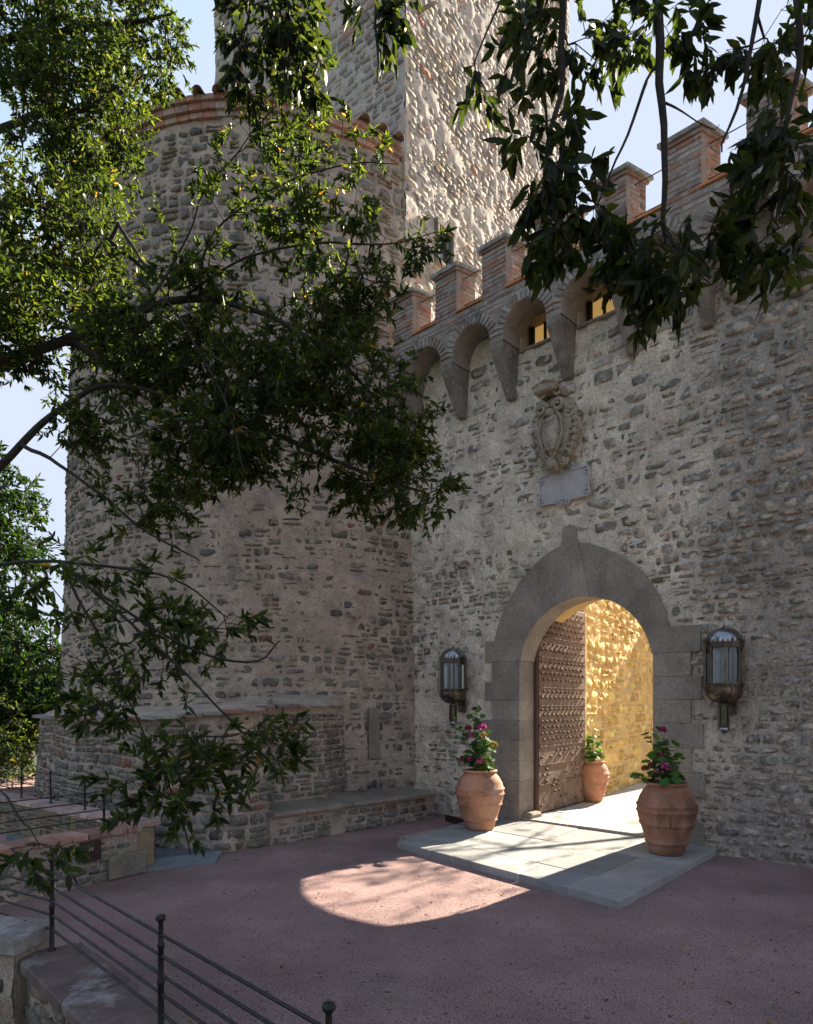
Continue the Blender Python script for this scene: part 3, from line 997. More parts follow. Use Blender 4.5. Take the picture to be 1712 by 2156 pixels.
# courses of the parapet face
z = 6.53; row = 0
while z < ZS - .02:
    u = SL + (.13 if row % 2 else 0)
    while u < SR:
        L = rp.uniform(.20, .29)
        cu = u + L / 2
        if not in_arch(cu - L * .45, z, .135) and not in_arch(cu + L * .45, z, .135) and not in_arch(cu, z, .135):
            c = WF(cu, TP - .028 + rp.uniform(-.005, .006), z + rp.uniform(-.003, .003))
            V, F, t = brick(c, L / 2 - .006, .03, .0245, U, N, None)
            if rp.random() < .45:
                t = np.array((.26, .245, .23)) * rp.uniform(.7, 1.2)
            bricks.append((abs(cu) + 2, V, F, t, c))
        u += L
    z += .062; row += 1
bricks.sort(key=lambda q: q[0])
for q in bricks[:300]:
    add('brick', q[1], q[2], M['brick'], gate, tint=q[3], origin=q[4])
mb = MB()
for q in bricks[300:]:
    mb.put(q[1], q[2], q[3])
if mb.V: mb.build('more_bricks', M['brick'], gate, kind='stuff')
# lit brick lining of the sills (terracotta tiles on the crenel beds)
# merlons: splayed sides
SKEW = radians(17)
DM = cos(SKEW) * N + sin(SKEW) * U          # direction of the merlon cheeks (into the wall, turned right)
MT = .33
merl = [-.95 + .838 * k for k in range(-3, 7)]
gaps = []
def merlon_at(cr, parent):
    """cr = right front corner of the cap"""
    R1 = cr - .035; L1 = R1 - .40
    m_ = part_empty('merlon', parent, WF((L1 + R1) / 2, TP, ZS))
    o_ = WF(L1 + .006, TP - .0045, 0)
    V = []
    for z in (ZS - .03, ZC - .07):
        for a, b in ((0, 0), (.3905, 0), (.3905, MT - .01), (0, MT - .01)):
            V.append(o_ + a * U + b * DM + z * Z)
    F = [(0, 1, 5, 4), (1, 2, 6, 5), (2, 3, 7, 6), (3, 0, 4, 7), (4, 5, 6, 7)]
    add('merlon_core', V, F, M['mortar_brick'], m_)
    o0 = WF(L1, TP, 0)
    z = ZS + .012; row = 0
    while z < ZC - .09:
        splits = [0, .13, .40] if row % 2 else [0, .26, .40]
        red = PAL_BRICKRED if rp.random() < .25 else PAL_BRICK
        for a0, a1 in zip(splits[:-1], splits[1:]):      # front
            c = o0 + (a0 + a1) / 2 * U + .045 * N + z * Z + rp.uniform(-.006, .006) * N
            V, F, t = brick(c, (a1 - a0) / 2 - .005, .05, .0245, U, N, None, pal=red)
            add('brick', V, F, M['brick'], m_, tint=t, origin=c)
        sp = [.09, .24, MT] if row % 2 else [.09, .17, MT]
        for b0, b1 in zip(sp[:-1], sp[1:]):              # right cheek
            c = o0 + .36 * U + (b0 + b1) / 2 * DM + z * Z + rp.uniform(-.006, .006) * U
            V, F, t = brick(c, .04, (b1 - b0) / 2 - .005, .0245, np.cross(DM, Z) * 1.0, DM, None, pal=PAL_BRICKRED if rp.random() < .5 else PAL_BRICK)
            add('brick', V, F, M['brick'], m_, tint=t, origin=c)
        z += .0605; row += 1
    # cap slab with a thin brick course below
    for (ov, z0, z1, mt, nm) in ((.022, ZC - .095, ZC - .055, 'coping', 'cap_course'), (.05, ZC - .053, ZC, 'cap', 'cap_slab')):
        q0 = o0 - ov * U - ov * DM
        w, d_ = .40 + 2 * ov, MT + 2 * ov
        V = []
        for z in (z0, z1 - .008, z1):
            i_ = .008 if z == z1 else 0
            for a, b in ((i_, i_), (w - i_, i_), (w - i_, d_ - i_), (i_, d_ - i_)):
                V.append(q0 + a * U + b * DM + z * Z + rp.normal(0, .003, 3))
        F = [(3, 2, 1, 0), (8, 9, 10, 11)] + [(j * 4 + i, j * 4 + (i + 1) % 4, j * 4 + 4 + (i + 1) % 4, j * 4 + 4 + i) for j in range(2) for i in range(4)]
        add(nm, V, F, M[mt], m_, tint=(.24, .165, .13))
    return L1, R1
ends = []
for cr in merl:
    if cr < SL + .3 or cr > SR - .1: continue
    ends.append(merlon_at(cr, gate))
for (l0, r0), (l1, r1) in zip(ends[:-1], ends[1:]):
    # sill tiles in the crenel
    V, F = box_vf(WF((r0 + l1) / 2, TP - .16, ZS + .008), ((l1 - r0) / 2 + .02, .18, .014), U, N, Z, .004)
    add('sill_tile', V, F, M['coping'], gate, tint=(.52, .23, .10), origin=WF((r0 + l1) / 2, TP, ZS))
    for z in (ZS + .13, ZS + .51):
        V, F = tube_vf([WF(r0 - .02, TP - .12, z), WF(l1 + .02, TP - .12, z)], .0065, 6)
        add('safety_bar', V, F, M['iron'], gate)

# windows in the two bays
for c in WINB:
    w_ = part_empty('window', gate, WF(c, 0, 6.5))
    mb = MB()
    # niche: sides, head, sill
    for a0, a1, z0, z1 in ((-.27, -.245, 6.45, 6.96), (.245, .27, 6.45, 6.96), (-.27, .27, 6.95, 6.975)):
        V, F = box_vf(WF(c + (a0 + a1) / 2, -.25, (z0 + z1) / 2), ((a1 - a0) / 2, .26, (z1 - z0) / 2), U, N, Z)
        mb.put(V, F)
    mb.build('reveal', M['mortar_tower'], w_)
    V, F = box_vf(WF(c, -.10, 6.468), (.265, .14, .018), U, N, Z, .006)
    add('sill', V, F, M['ashlar'], w_)
    V, F = box_vf(WF(c + .02, -.245, 6.71), (.20, .006, .22), U, N, Z)
    add('blind', V, F, M['blind'], w_)
    mb = MB()
    for a0, a1, z0, z1 in ((-.245, -.175, 6.487, 6.95), (.19, .245, 6.487, 6.95), (-.175, .19, 6.91, 6.95), (-.175, .19, 6.487, 6.512), (-.015, .012, 6.512, 6.91)):
        V, F = box_vf(WF(c + (a0 + a1) / 2, -.215, (z0 + z1) / 2), ((a1 - a0) / 2, .02, (z1 - z0) / 2), U, N, Z)
        mb.put(V, F)
    mb.build('frame', M['frame'], w_)

# ================================================================== ROUND TOWER
RC = np.array([-2.5, 13.5, 0.0])
def RR(z): return 3.98 - .028 * np.asarray(z, float)
rt = thing('round_tower', 'broad round stone tower with a tiled rim, brick cornice and patched plaster', 'tower', RC)
def rmap(u, v, n_):
    th = np.asarray(u) / 3.85 - pi / 2            # u=0 faces the camera side (-Y)
    R = RR(v) + n_
    return np.stack([RC[0] + R * np.cos(th), RC[1] + R * np.sin(th), np.broadcast_to(np.asarray(v, float), np.shape(R)) + 0.0], -1)
UL, UR_ = -6.6, 2.92
sheet(rt, 'mortar_face', rmap, UL, UR_, .3, 10.25, .034, M['mortar_dark'], amp=.018, seed=13, freq=8)
V = []; F = []
nn_ = 48
for z in (-1.9, 10.3):
    for k in range(nn_):
        t = -pi / 2 + .73 - (1.55 * pi) * k / (nn_ - 1)
        R = float(RR(z)) - .08
        V.append((RC[0] + R * cos(t), RC[1] + R * sin(t), z))
for k in range(nn_ - 1):
    F.append((k, k + 1, nn_ + k + 1, nn_ + k))
add('tower_core', V, F, M['mortar_dark'], rt, smooth=True)
r = np.random.default_rng(41)
def cover_round(u, v):
    c = .012 * float(fbm(np.array([u * .6, v * .6, 9.]), 14, 3))
    if v > 5.2: return .012 + c * .5
    return -.001 + c * 1.0
def pal_round(u, v):
    if v > 5.5: return PAL_ROUND
    q = float(vnoise(np.array([u * .7, v * .9, 4.]), 77))
    return PAL_MIX if q > -.1 else PAL_ROUND
st = courses(r, UL + .1, UR_ - .1, .38, 5.3, (.09, .19), (.11, .34), seed=4, wave=.09, joint=.03, split=.35) + courses(r, UL + .1, UR_ - .1, 5.35, 10.0, (.12, .23), (.15, .40), seed=5, wave=.08, joint=.028, split=.3)
n_ = lay_stones(rt, r, st, rmap, pal_round, M['stone'], None, (-.014, .024), .03, .010, cover_round)
print('round stones', n_)
# cornice: three brick courses stepping out, then tiles
for i, (z0, z1, ro) in enumerate(((10.18, 10.26, .035), (10.262, 10.36, .085), (10.362, 10.44, .13))):
    corn = part_empty('cornice_course', rt, RC + np.array([0, 0, z0]))
    nb = 66
    for k in range(nb):
        t0 = -pi / 2 + .695 - (k + 1) * .0545; t1 = t0 + .0545 - .0025
        Ro = 3.70 + ro + rp.uniform(-.004, .004); Ri = 3.50
        V = []
        for z in (z0 + .002, z1 - .002):
            for R, t in ((Ro, t0), (Ro, t1), (Ri, t1), (Ri, t0)):
                V.append((RC[0] + R * cos(t), RC[1] + R * sin(t), z))
        F = [(0, 1, 5, 4), (1, 2, 6, 5), (2, 3, 7, 6), (3, 0, 4, 7), (4, 5, 6, 7), (3, 2, 1, 0)]
        add('brick', V, F, M['brick'], corn, tint=pick(rp, [(3, (.36, .19, .13)), (2, (.30, .20, .16)), (1, (.40, .27, .2))]), origin=np.array(V).mean(0))
# roof: barrel tiles in rings running up a shallow cone
roof = part_empty('roof', rt, RC + np.array([0, 0, 10.44]))
V = [(RC[0] + 3.80 * cos(-pi / 2 + .69 - 1.5 * pi * k / 47), RC[1] + 3.80 * sin(-pi / 2 + .69 - 1.5 * pi * k / 47), 10.445) for k in range(48)] + [(RC[0], RC[1], 11.25)]
add('roof_bed', V, [(k, k + 1, 48) for k in range(47)], M['tile'], roof)
nt_ = 52
tile_me = None
for k in range(nt_):
    t = -pi / 2 + .66 - k * 2 * pi / 80
    for ring in range(2):
        L = .42
        if tile_me is None:
            V = []; F = []
            for x, rad in ((0, .085), (L, .07)):
                for rr2 in (rad, rad - .014):
                    for q in range(9):
                        a = pi * q / 8
                        V.append((-x, rr2 * cos(a), rr2 * sin(a)))
            for q in range(8):
                F.append((q, q + 1, 18 + q + 1, 18 + q)); F.append((9 + q + 1, 9 + q, 27 + q, 27 + q + 1)); F.append((q + 1, q, 9 + q, 9 + q + 1))
            tile_me = fastmesh('barrel_tile', V, F, smooth=True)
            tile_me.materials.append(M['tile'])
        o = bpy.data.objects.new('barrel_tile', tile_me)
        COL.objects.link(o); o.parent = roof
        Rr = 3.92 - ring * .34
        o.location = (Rr * cos(t), Rr * sin(t), -.045 + ring * .085 + rp.uniform(-.01, .01))
        o.rotation_euler = (0, radians(14) + rp.uniform(-.03, .03), t + rp.uniform(-.03, .03))
        # under tiles in the troughs are the bed itself
# vertical pilaster strip near the corner with the gate wall
r = np.random.default_rng(43)
for (u0, z0, w, h) in ((1.95, .85, .17, .75),):
    uu = np.linspace(u0, u0 + w, 3)
    V = []
    for n__ in (.0, .07):
        for z in (z0, z0 + h):
            for u in uu:
                V.append(rmap(u, z, n__))
    F = [(6, 7, 10, 9), (7, 8, 11, 10), (0, 6, 9, 3), (2, 5, 11, 8), (3, 9, 10, 4), (4, 10, 11, 5), (0, 1, 7, 6), (1, 2, 8, 7)]
    add('pilaster_strip', V, F, M['ashlar'], rt)

# ================================================================== SQUARE TOWER
TC = np.array([-.02, 10.70, 0.0])
ta = radians(39.7)
T1 = np.array([sin(ta), cos(ta), 0.0]); T1N = np.array([cos(ta), -sin(ta), 0.0])      # right face: along, outward
T2 = -T1N; T2N = -T1                                                                  # left face: along to the left, outward
sq = thing('square_tower', 'high square tower of rough pale stone rising behind the battlements', 'tower', TC)
LT1, LT2 = 5.75, 5.15
def t1map(u, v, n_): 
    u, v, n_ = np.broadcast_arrays(np.asarray(u, float), np.asarray(v, float), np.asarray(n_, float))
    return TC + u[..., None] * T1 + n_[..., None] * T1N + v[..., None] * Z
def t2map(u, v, n_):
    u, v, n_ = np.broadcast_arrays(np.asarray(u, float), np.asarray(v, float), np.asarray(n_, float))
    return TC + u[..., None] * T2 + n_[..., None] * T2N + v[..., None] * Z
V = []
for z in (6.95, 24.0):
    V += [TC + .04 * T1 - .04 * T1N + z * Z, TC + LT1 * T1 - .04 * T1N + z * Z, TC + LT1 * T1 + LT2 * T2 + z * Z, TC + .04 * T1 + LT2 * T2 + z * Z]
V = np.array(V)
add('tower_core', V, [(0, 1, 5, 4), (1, 2, 6, 5), (2, 3, 7, 6), (3, 0, 4, 7), (4, 5, 6, 7)], M['mortar_tower'], sq)
# window opening on the right face
# position: seen left of the battlements
def on_t1(px, py):
    k = (px - 856) / FPX
    u = (k * TC[1] - TC[0]) / (T1[0] - k * T1[1])
    Yd = TC[1] + u * T1[1]
    return u, EYE - (py - 1484) / FPX * Yd
w0u, w1z = on_t1(917, 488); w1u, w0z = on_t1(948, 575)
wz0, wz1 = w0z, w1z + .1
def t1hole(u, v): return (u > w0u) & (u < w1u) & (v > wz0) & (v < wz1)
sheet(sq, 'mortar_face', t1map, 0, LT1, 6.9, 23.5, .05, M['mortar_tower'], amp=.020, seed=23, freq=6)
sheet(sq, 'mortar_face', t2map, 0, LT2, 9.0, 22.5, .07, M['mortar_tower'], amp=.018, seed=24, freq=6)
r = np.random.default_rng(51)
def keep_t1(cu, cv, w, h):
    if cu < w * .4 or cu > LT1 - w * .4: return False
    return not (w0u - w / 2 < cu < w1u + w / 2 and wz0 - h / 2 < cv < wz1 + h / 2)
st = courses(r, 0, LT1, 6.9, 23.3, (.09, .16), (.12, .32), seed=6, wave=.05, joint=.016, split=.15)
n_ = lay_stones(sq, r, st, t1map, PAL_TOWER, M['stone_tower'], keep_t1, (.0, .019), .03, .005, None, singles=230)
st = courses(r, 0, LT2, 10.0, 21.5, (.11, .18), (.16, .36), seed=7, wave=.05, joint=.018)
n2 = lay_stones(sq, r, st, t2map, PAL_TOWER, M['stone_tower'], lambda cu, cv, w, h: w * .4 < cu < LT2 - w * .4, (.0, .028), .03, .007, None, singles=70, stuffname='side_stones')
print('tower stones', n_, n2)
tw = part_empty('window', sq, t1map(w0u, wz0, 0))
mb = MB()
for a0, a1, z0, z1 in ((w0u - .05, w0u + .01, wz0, wz1), (w1u - .02, w1u + .05, wz0, wz1), (w0u - .05, w1u + .05, wz1, wz1 + .10), (w0u - .05, w1u + .05, wz0 - .06, wz0)):
    V, F = box_vf(t1map((a0 + a1) / 2, (z0 + z1) / 2, .03), ((a1 - a0) / 2, .06, (z1 - z0) / 2), T1, T1N, Z, .006)
    mb.put(V, F)
mb.build('window_surround', M['ashlar'], tw)
V, F = box_vf(t1map((w0u + w1u) / 2, (wz0 + wz1) / 2, .01), ((w1u - w0u) / 2, .02, (wz1 - wz0) / 2), T1, T1N, Z)
add('pane', V, F, M['pane'], tw)
V, F = box_vf(t1map((w0u * .45 + w1u * .55), (wz0 + wz1) / 2, .035), (.035, .012, (wz1 - wz0) / 2), T1, T1N, Z)
add('frame', V, F, M['frame'], tw)
# stone spout high on the corner
a_, b_ = at(878, 28, 11.0), at(915, 6, 10.6)
V, F = tube_vf([a_, (a_ + b_) / 2 + np.array([0, 0, .01]), b_], [.035, .035, .03], 6)
add('spout', V, F, M['ashlar'], sq)

# ================================================================== SKIRT WALL round the tower foot, bench
sk = thing('low_bastion_wall', 'low dark rubble wall at the foot of the round tower, topped by sloping brick and mortar', 'wall', (-3.0, 8.0, 0))
PTS = [np.array(p) for p in ((.10, 10.72), (-.85, 9.88), (-1.08, 9.25), (-1.72, 8.66), (-1.60, 7.98), (-1.78, 7.72), (-2.05, 7.56), (-2.7, 7.62), (-3.3, 7.95), (-4.2, 8.75), (-5.2, 9.9), (-6.4, 11.6), (-7.2, 13.4))]
HT = [1.64, 1.64, 1.63, 1.62, 1.60, 1.58, 1.55, 1.50, 1.47, 1.44, 1.44, 1.44, 1.44]
cum = np.concatenate([[0], np.cumsum([np.linalg.norm(PTS[i + 1] - PTS[i]) for i in range(len(PTS) - 1)])])
PA = np.array(PTS)
def sk_pos(u):
    u = np.asarray(u, float)
    return np.interp(u, cum, PA[:, 0]), np.interp(u, cum, PA[:, 1])
def sk_nrm(u):
    e = .12
    x0, y0 = sk_pos(np.asarray(u) - e); x1, y1 = sk_pos(np.asarray(u) + e)
    dx, dy = x1 - x0, y1 - y0
    L = np.sqrt(dx * dx + dy * dy) + 1e-9
    nx, ny = -dy / L, dx / L
    return nx, ny
def skmap(u, v, n_):
    u, v, n_ = np.broadcast_arrays(np.asarray(u, float), np.asarray(v, float), np.asarray(n_, float))
    top = np.interp(u, cum, HT)
    z = v * top
    x, y = sk_pos(u); nx, ny = sk_nrm(u)
    off = n_ - .10 * v
    return np.stack([x + nx * off, y + ny * off, z], -1)
sgn_test = sk_nrm(2.0)
def skmap2(u, v, n_):     # v in metres
    top = np.interp(np.asarray(u, float), cum, HT)
    return skmap(u, np.asarray(v, float) / top, n_)
nx, ny = sk_nrm(np.array([cum[7]]))
SGN = 1 if (nx[0] * 0 + ny[0] * -1) > 0 else -1
def skm(u, v, n_): return skmap2(u, v, np.asarray(n_) * SGN if False else n_) if SGN > 0 else skmap2_flip(u, v, n_)
def skmap2_flip(u, v, n_):
    u, v, n_ = np.broadcast_arrays(np.asarray(u, float), np.asarray(v, float), np.asarray(n_, float))
    top = np.interp(u, cum, HT)
    x, y = sk_pos(u); nx, ny = sk_nrm(u)
    off = -(n_ - .10 * v / top)
    return np.stack([x + nx * off, y + ny * off, v], -1)
UM = cum[-1]
# face with a top that follows the falling height
nu, nv = int(UM / .045), 34
uu, vv = np.meshgrid(np.linspace(0, UM, nu + 1), np.linspace(0, 1, nv + 1))
top = np.interp(uu, cum, HT)
nz = .020 * fbm(P3(uu * 7, vv * top * 7, 2), 61, 4, .55)
V = skm(uu.ravel(), (vv * top).ravel(), nz.ravel())
i, j = np.meshgrid(np.arange(nu), np.arange(nv))
a = (j * (nu + 1) + i).ravel()
add('mortar_face', V, np.stack([a, a + 1, a + nu + 2, a + nu + 1], 1), M['mortar_dark'], sk, smooth=True)
# sloping top up to the tower
nw = 8
V = []
us = np.linspace(0, UM, 120)
e = skm(us, np.interp(us, cum, HT), np.full(120, .05))
for q in range(nw + 1):
    f = q / nw
    for k in range(120):
        p = e[k]
        d = RC[:2] - p[:2]; D = np.linalg.norm(d); d = d / D
        tgt = RC[:2] - d * 3.85
        xy = p[:2] + (tgt - p[:2]) * f
        zz = p[2] + (.03 + .16 * f) * (1 if f > 0 else 0) * min(1, f * 3) + .012 * float(vnoise(np.array([xy[0] * 6, xy[1] * 6, 1.]), 8))
        V.append((xy[0], xy[1], zz))
F = [(q * 120 + k, q * 120 + k + 1, (q + 1) * 120 + k + 1, (q + 1) * 120 + k) for q in range(nw) for k in range(119)]
add('sloping_top', V, F, M['mortar_dark'], sk, smooth=True)
r = np.random.default_rng(61)
st = courses(r, 0, UM, .0, 1.75, (.07, .17), (.10, .36), seed=8, wave=.05, joint=.016, split=.3)
def keep_sk(cu, cv, w, h):
    if cu < .1 or cu > UM - .2: return False
    if cv + h / 2 > np.interp(cu, cum, HT) - .05: return False
    return not (cu < cum[2] and cv < .36)
def pal_sk(u, v): return PAL_MIX if (v > .9 or float(vnoise(np.array([u, v, 1.]), 6)) > .2) else PAL_LOW
lay_stones(sk, r, st, skm, pal_sk, M['stone'], keep_sk, (.008, .035), .03, .007, None)
# brick edge course along the top
mb_list = []
u = .2
while u < UM - .3:
    L = r.uniform(.22, .30)
    tp = float(np.interp(u + L / 2, cum, HT))
    if u < cum[2]:
        u += L
        continue
    c = skm(u + L / 2, tp + .012, .03)
    x0 = skm(u + L / 2 - .05, tp, 0.0); x1 = skm(u + L / 2 + .05, tp, 0.0)
    ax = (x1 - x0); ax[2] = 0; ax /= np.linalg.norm(ax); ay = np.cross(Z, ax)
    V, F = box_vf(c, (L / 2 - .005, .10, .022), ax, ay, Z, .005)
    V = np.array(V) + r.normal(0, .003, (len(V), 3))
    add('edge_brick', V, F, M['coping'], sk, tint=pick(r, [(2, (.25, .14, .105)), (3, (.26, .24, .22)), (1, (.22, .17, .15))]), origin=c)
    u += L

bench = thing('stone_bench', 'long rubble bench with a worn slab top against the tower foot', 'bench', (-.8, 8.9, 0))
B0 = np.array([.40, 9.90, 0]); B1 = np.array([-1.60, 7.90, 0])
bd = (B1 - B0); BL = np.linalg.norm(bd); bd /= BL
bn = np.array([-bd[1], bd[0], 0]);
if bn[1] > 0: bn = -bn
bn = np.array([abs(bn[0]), -abs(bn[1]), 0])      # towards the court
def bmap(u, v, n_):
    u, v, n_ = np.broadcast_arrays(np.asarray(u, float), np.asarray(v, float), np.asarray(n_, float))
    return B0 + u[..., None] * bd + n_[..., None] * bn + v[..., None] * Z
sheet(bench, 'mortar_face', bmap, 0, BL, -.02, .33, .03, M['mortar_dark'], amp=.014, seed=33)
V, F = box_vf(bmap(BL / 2, .16, -.47), (BL / 2, .45, .16), bd, bn, Z)
add('bench_core', V, F, M['mortar_dark'], bench)
st = courses(r, 0, BL, .0, .33, (.06, .12), (.10, .30), seed=9, wave=.02, split=.3)
lay_stones(bench, r, st, bmap, PAL_LOW, M['stone'], lambda cu, cv, w, h: w / 2 < cu < BL - w / 2 and cv + h / 2 < .34, (.004, .028), .03, .006, None)
cuts = [0, .78, 1.62, 2.35, BL]
for a0, a1 in zip(cuts[:-1], cuts[1:]):
    c = bmap((a0 + a1) / 2, .36, -.20)
    # a slab with a rounded nose
    prof = [(.27, .325), (.285, .345), (.28, .372), (.26, .385), (-.85, .392), (-.85, .325)]
    V = []
    for u_ in np.linspace(a0 + .006, a1 - .006, 6):
        for (t, z) in prof:
            V.append(bmap(u_, z + r.normal(0, .003), t - .20 + r.normal(0, .004)))
    n_ = len(prof)
    F = [tuple(range(n_)), tuple(range(5 * n_, 6 * n_))[::-1]] + [(q * n_ + k, (q + 1) * n_ + k, (q + 1) * n_ + (k + 1) % n_, q * n_ + (k + 1) % n_) for q in range(5) for k in range(n_)]
    add('seat_slab', V, F, M['ashlar'], bench, origin=c)

# ================================================================== FLAGSTONES
plat = thing('entrance_platform', 'low platform of blue grey flagstones laid before the gate', 'platform', WF(0, 1.2, 0))
rs = np.random.default_rng(71)
PH = .075
def quad_st(s, t, C):   # bilinear in the platform quad
    return (1 - s) * (1 - t) * C[0] + s * (1 - t) * C[1] + s * t * C[2] + (1 - s) * t * C[3]
Cq = [np.array([-1.62, .00]), np.array([1.56, .00]), np.array([1.70, 2.66]), np.array([-1.24, 2.21])]
rows = [0, .40, .80, 1.0]
colsr = [[0, .18, .47, .74, 1], [0, .26, .6, .84, 1], [0, .2, .42, .63, .82, 1]]
def slab_piece(parent, corners, z0, z1, name='slab', tint=None, jit=.004, sub=4):
    c = np.mean(corners, 0)
    cs = [c + (q - c) * (1 - .0035 / np.linalg.norm(q - c)) for q in corners]
    P = []
    for i in range(4):
        for k in range(sub):
            p = cs[i] + (cs[(i + 1) % 4] - cs[i]) * k / sub
            P.append(p + rs.normal(0, jit, 2) * (k > 0))
    V, F = prism_vf([tuple(p) for p in P], lambda a, b, d: WF(a, b, -d), -z1, -z0, .006)
    V = np.array(V)
    V[:len(P), 2] += rs.uniform(-.003, .003)
    t = tint if tint is not None else pick(rs, [(3, (.245, .25, .25)), (2, (.27, .27, .265))])
    add(name, V, F, M['slab'], parent, tint=t, origin=WF(c[0], c[1], z1))
for j in range(3):
    cl = colsr[j]
    for i in range(len(cl) - 1):
        cor = [quad_st(cl[i], rows[j], Cq), quad_st(cl[i + 1], rows[j], Cq), quad_st(cl[i + 1], rows[j + 1], Cq), quad_st(cl[i], rows[j + 1], Cq)]
        slab_piece(plat, cor, -.03, PH)
V, F = gpr([(-1.5, -.03), (1.5, -.03), (1.5, .055), (-1.5, .055)], -1.9, -.04, 0)
add('slab_bed', V, F, M['mortar_dark'], plat)
# passage and inner yard paving
yard = thing('yard_paving', 'sunlit pale flagstones of the passage and yard beyond the gate', 'paving', WF(0, -1.5, 0))
for (y0, y1, xs) in ((.0, -.36, [-1.02, -.3, .4, .84]), (-.36, -1.12, [-1.2, -.5, .2, 1.05]), (-1.12, -1.9, [-2.2, -1.3, -.5, .4, 1.3, 2.4]), (-1.9, -2.8, [-2.2, -1.4, -.6, .1, 1.0, 1.9, 3.0]), (-2.8, -3.8, [-2.2, -1.0, 0, .9, 1.9, 3.0, 4.0]),
                     (-3.8, -5.0, [-2.2, -1.0, 0, 1.1, 2.2, 3.2, 4.2]), (-5.0, -6.4, [-2.2, -.8, .5, 1.6, 2.8, 4.0]), (-6.4, -8.2, [-2.2, -.8, .5, 1.6, 2.8, 4.0])):
    for a, b in zip(xs[:-1], xs[1:]):
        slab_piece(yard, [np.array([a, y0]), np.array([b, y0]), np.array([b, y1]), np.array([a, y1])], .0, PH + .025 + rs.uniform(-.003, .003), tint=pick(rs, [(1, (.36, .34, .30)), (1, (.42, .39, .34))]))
# slabs of the path behind the left parapet
path = thing('side_path', 'blue grey flagstone path slipping between the parapet end and the low wall', 'path', (-3.0, 7.2, 0))
for q in ([(-2.62, 6.62), (-1.98, 7.02), (-2.05, 7.55), (-2.72, 7.05)], [(-2.74, 7.07), (-2.07, 7.56), (-2.68, 7.64), (-3.2, 7.35)], [(-2.66, 6.60), (-2.75, 7.05), (-3.2, 7.35), (-3.3, 7.0)], [(-3.2, 7.36), (-2.7, 7.66), (-3.35, 8.0), (-3.9, 7.75)], [(-3.3, 7.02), (-3.2, 7.34), (-3.9, 7.74), (-4.3, 7.6)], [(-3.92, 7.77), (-3.37, 8.02), (-4.3, 8.8), (-5.0, 8.4)]):
    c = np.mean(np.array(q), 0)
    P = [c + (np.array(p) - c) * .985 for p in q]
    V, F = prism_vf([tuple(p) for p in P], lambda a, b, d: np.array([a, b, -d]), -.03, .04, .006)
    add('slab', V, F, M['slab'], path, tint=pick(rs, [(1, (.15, .17, .18)), (1, (.13, .15, .16))]), origin=(c[0], c[1], .03))

# ================================================================== INNER WALL seen through the gate
IW = np.array([3.42, 11.70, 0.0])
ID = np.array([.572, .820, 0.0]); IN_ = np.array([.820, -.572, 0.0])
def imap(u, v, n_):
    u, v, n_ = np.broadcast_arrays(np.asarray(u, float), np.asarray(v, float), np.asarray(n_, float))
    return IW + u[..., None] * ID + n_[..., None] * IN_ + v[..., None] * Z
inner = thing('yard_wall', 'sunlit golden wall of rough squared stones beyond the open gate', 'wall', IW)
sheet(inner, 'mortar_face', imap, -1.95, 4.6, 0, 6.5, .04, M['plaster'], amp=.02, seed=43)
V, F = box_vf(IW + 1.35 * ID - .35 * IN_ + 3.2 * Z, (3.25, .3, 3.25), ID, IN_, Z)
add('wall_core', V, F, M['plaster'], inner)
st = courses(r, -1.2, 4.2, .08, 5.6, (.13, .27), (.15, .48), seed=10, wave=.08, joint=.03, split=.25)
PAL_YARD = [(3, (.54, .37, .125)), (2, (.61, .44, .17)), (1, (.45, .30, .10))]
lay_stones(inner, r, st, imap, PAL_YARD, M['stone_yard'] if 'stone_yard' in M else M['yard'], None, (.008, .046), .04, .015, None, round_=.26)
# unseen block added further along the yard wall to shade its lower part
bt = thing('yard_shade_block', 'unseen stone block added against the yard wall to cast shade on it', 'shade block', imap(6.0, 0, 0))
bc = imap(6.2, 2.4, .30)
V, F = box_vf(bc, (1.0, .66, 2.5), ID, IN_, Z, .02)
add('shade_block_body', V, F, M['mortar_tower'], bt)
st = courses(r, 5.25, 7.15, .1, 4.8, (.17, .25), (.25, .5), seed=12, wave=.02, joint=.03)
lay_stones(bt, r, st, lambda u, v, n_: imap(u, v, np.asarray(n_) + .965), PAL_TOWER, M['stone'], lambda cu, cv, w, h: 5.3 < cu - w / 2 and cu + w / 2 < 7.1, (.01, .03), .03, .006, None)

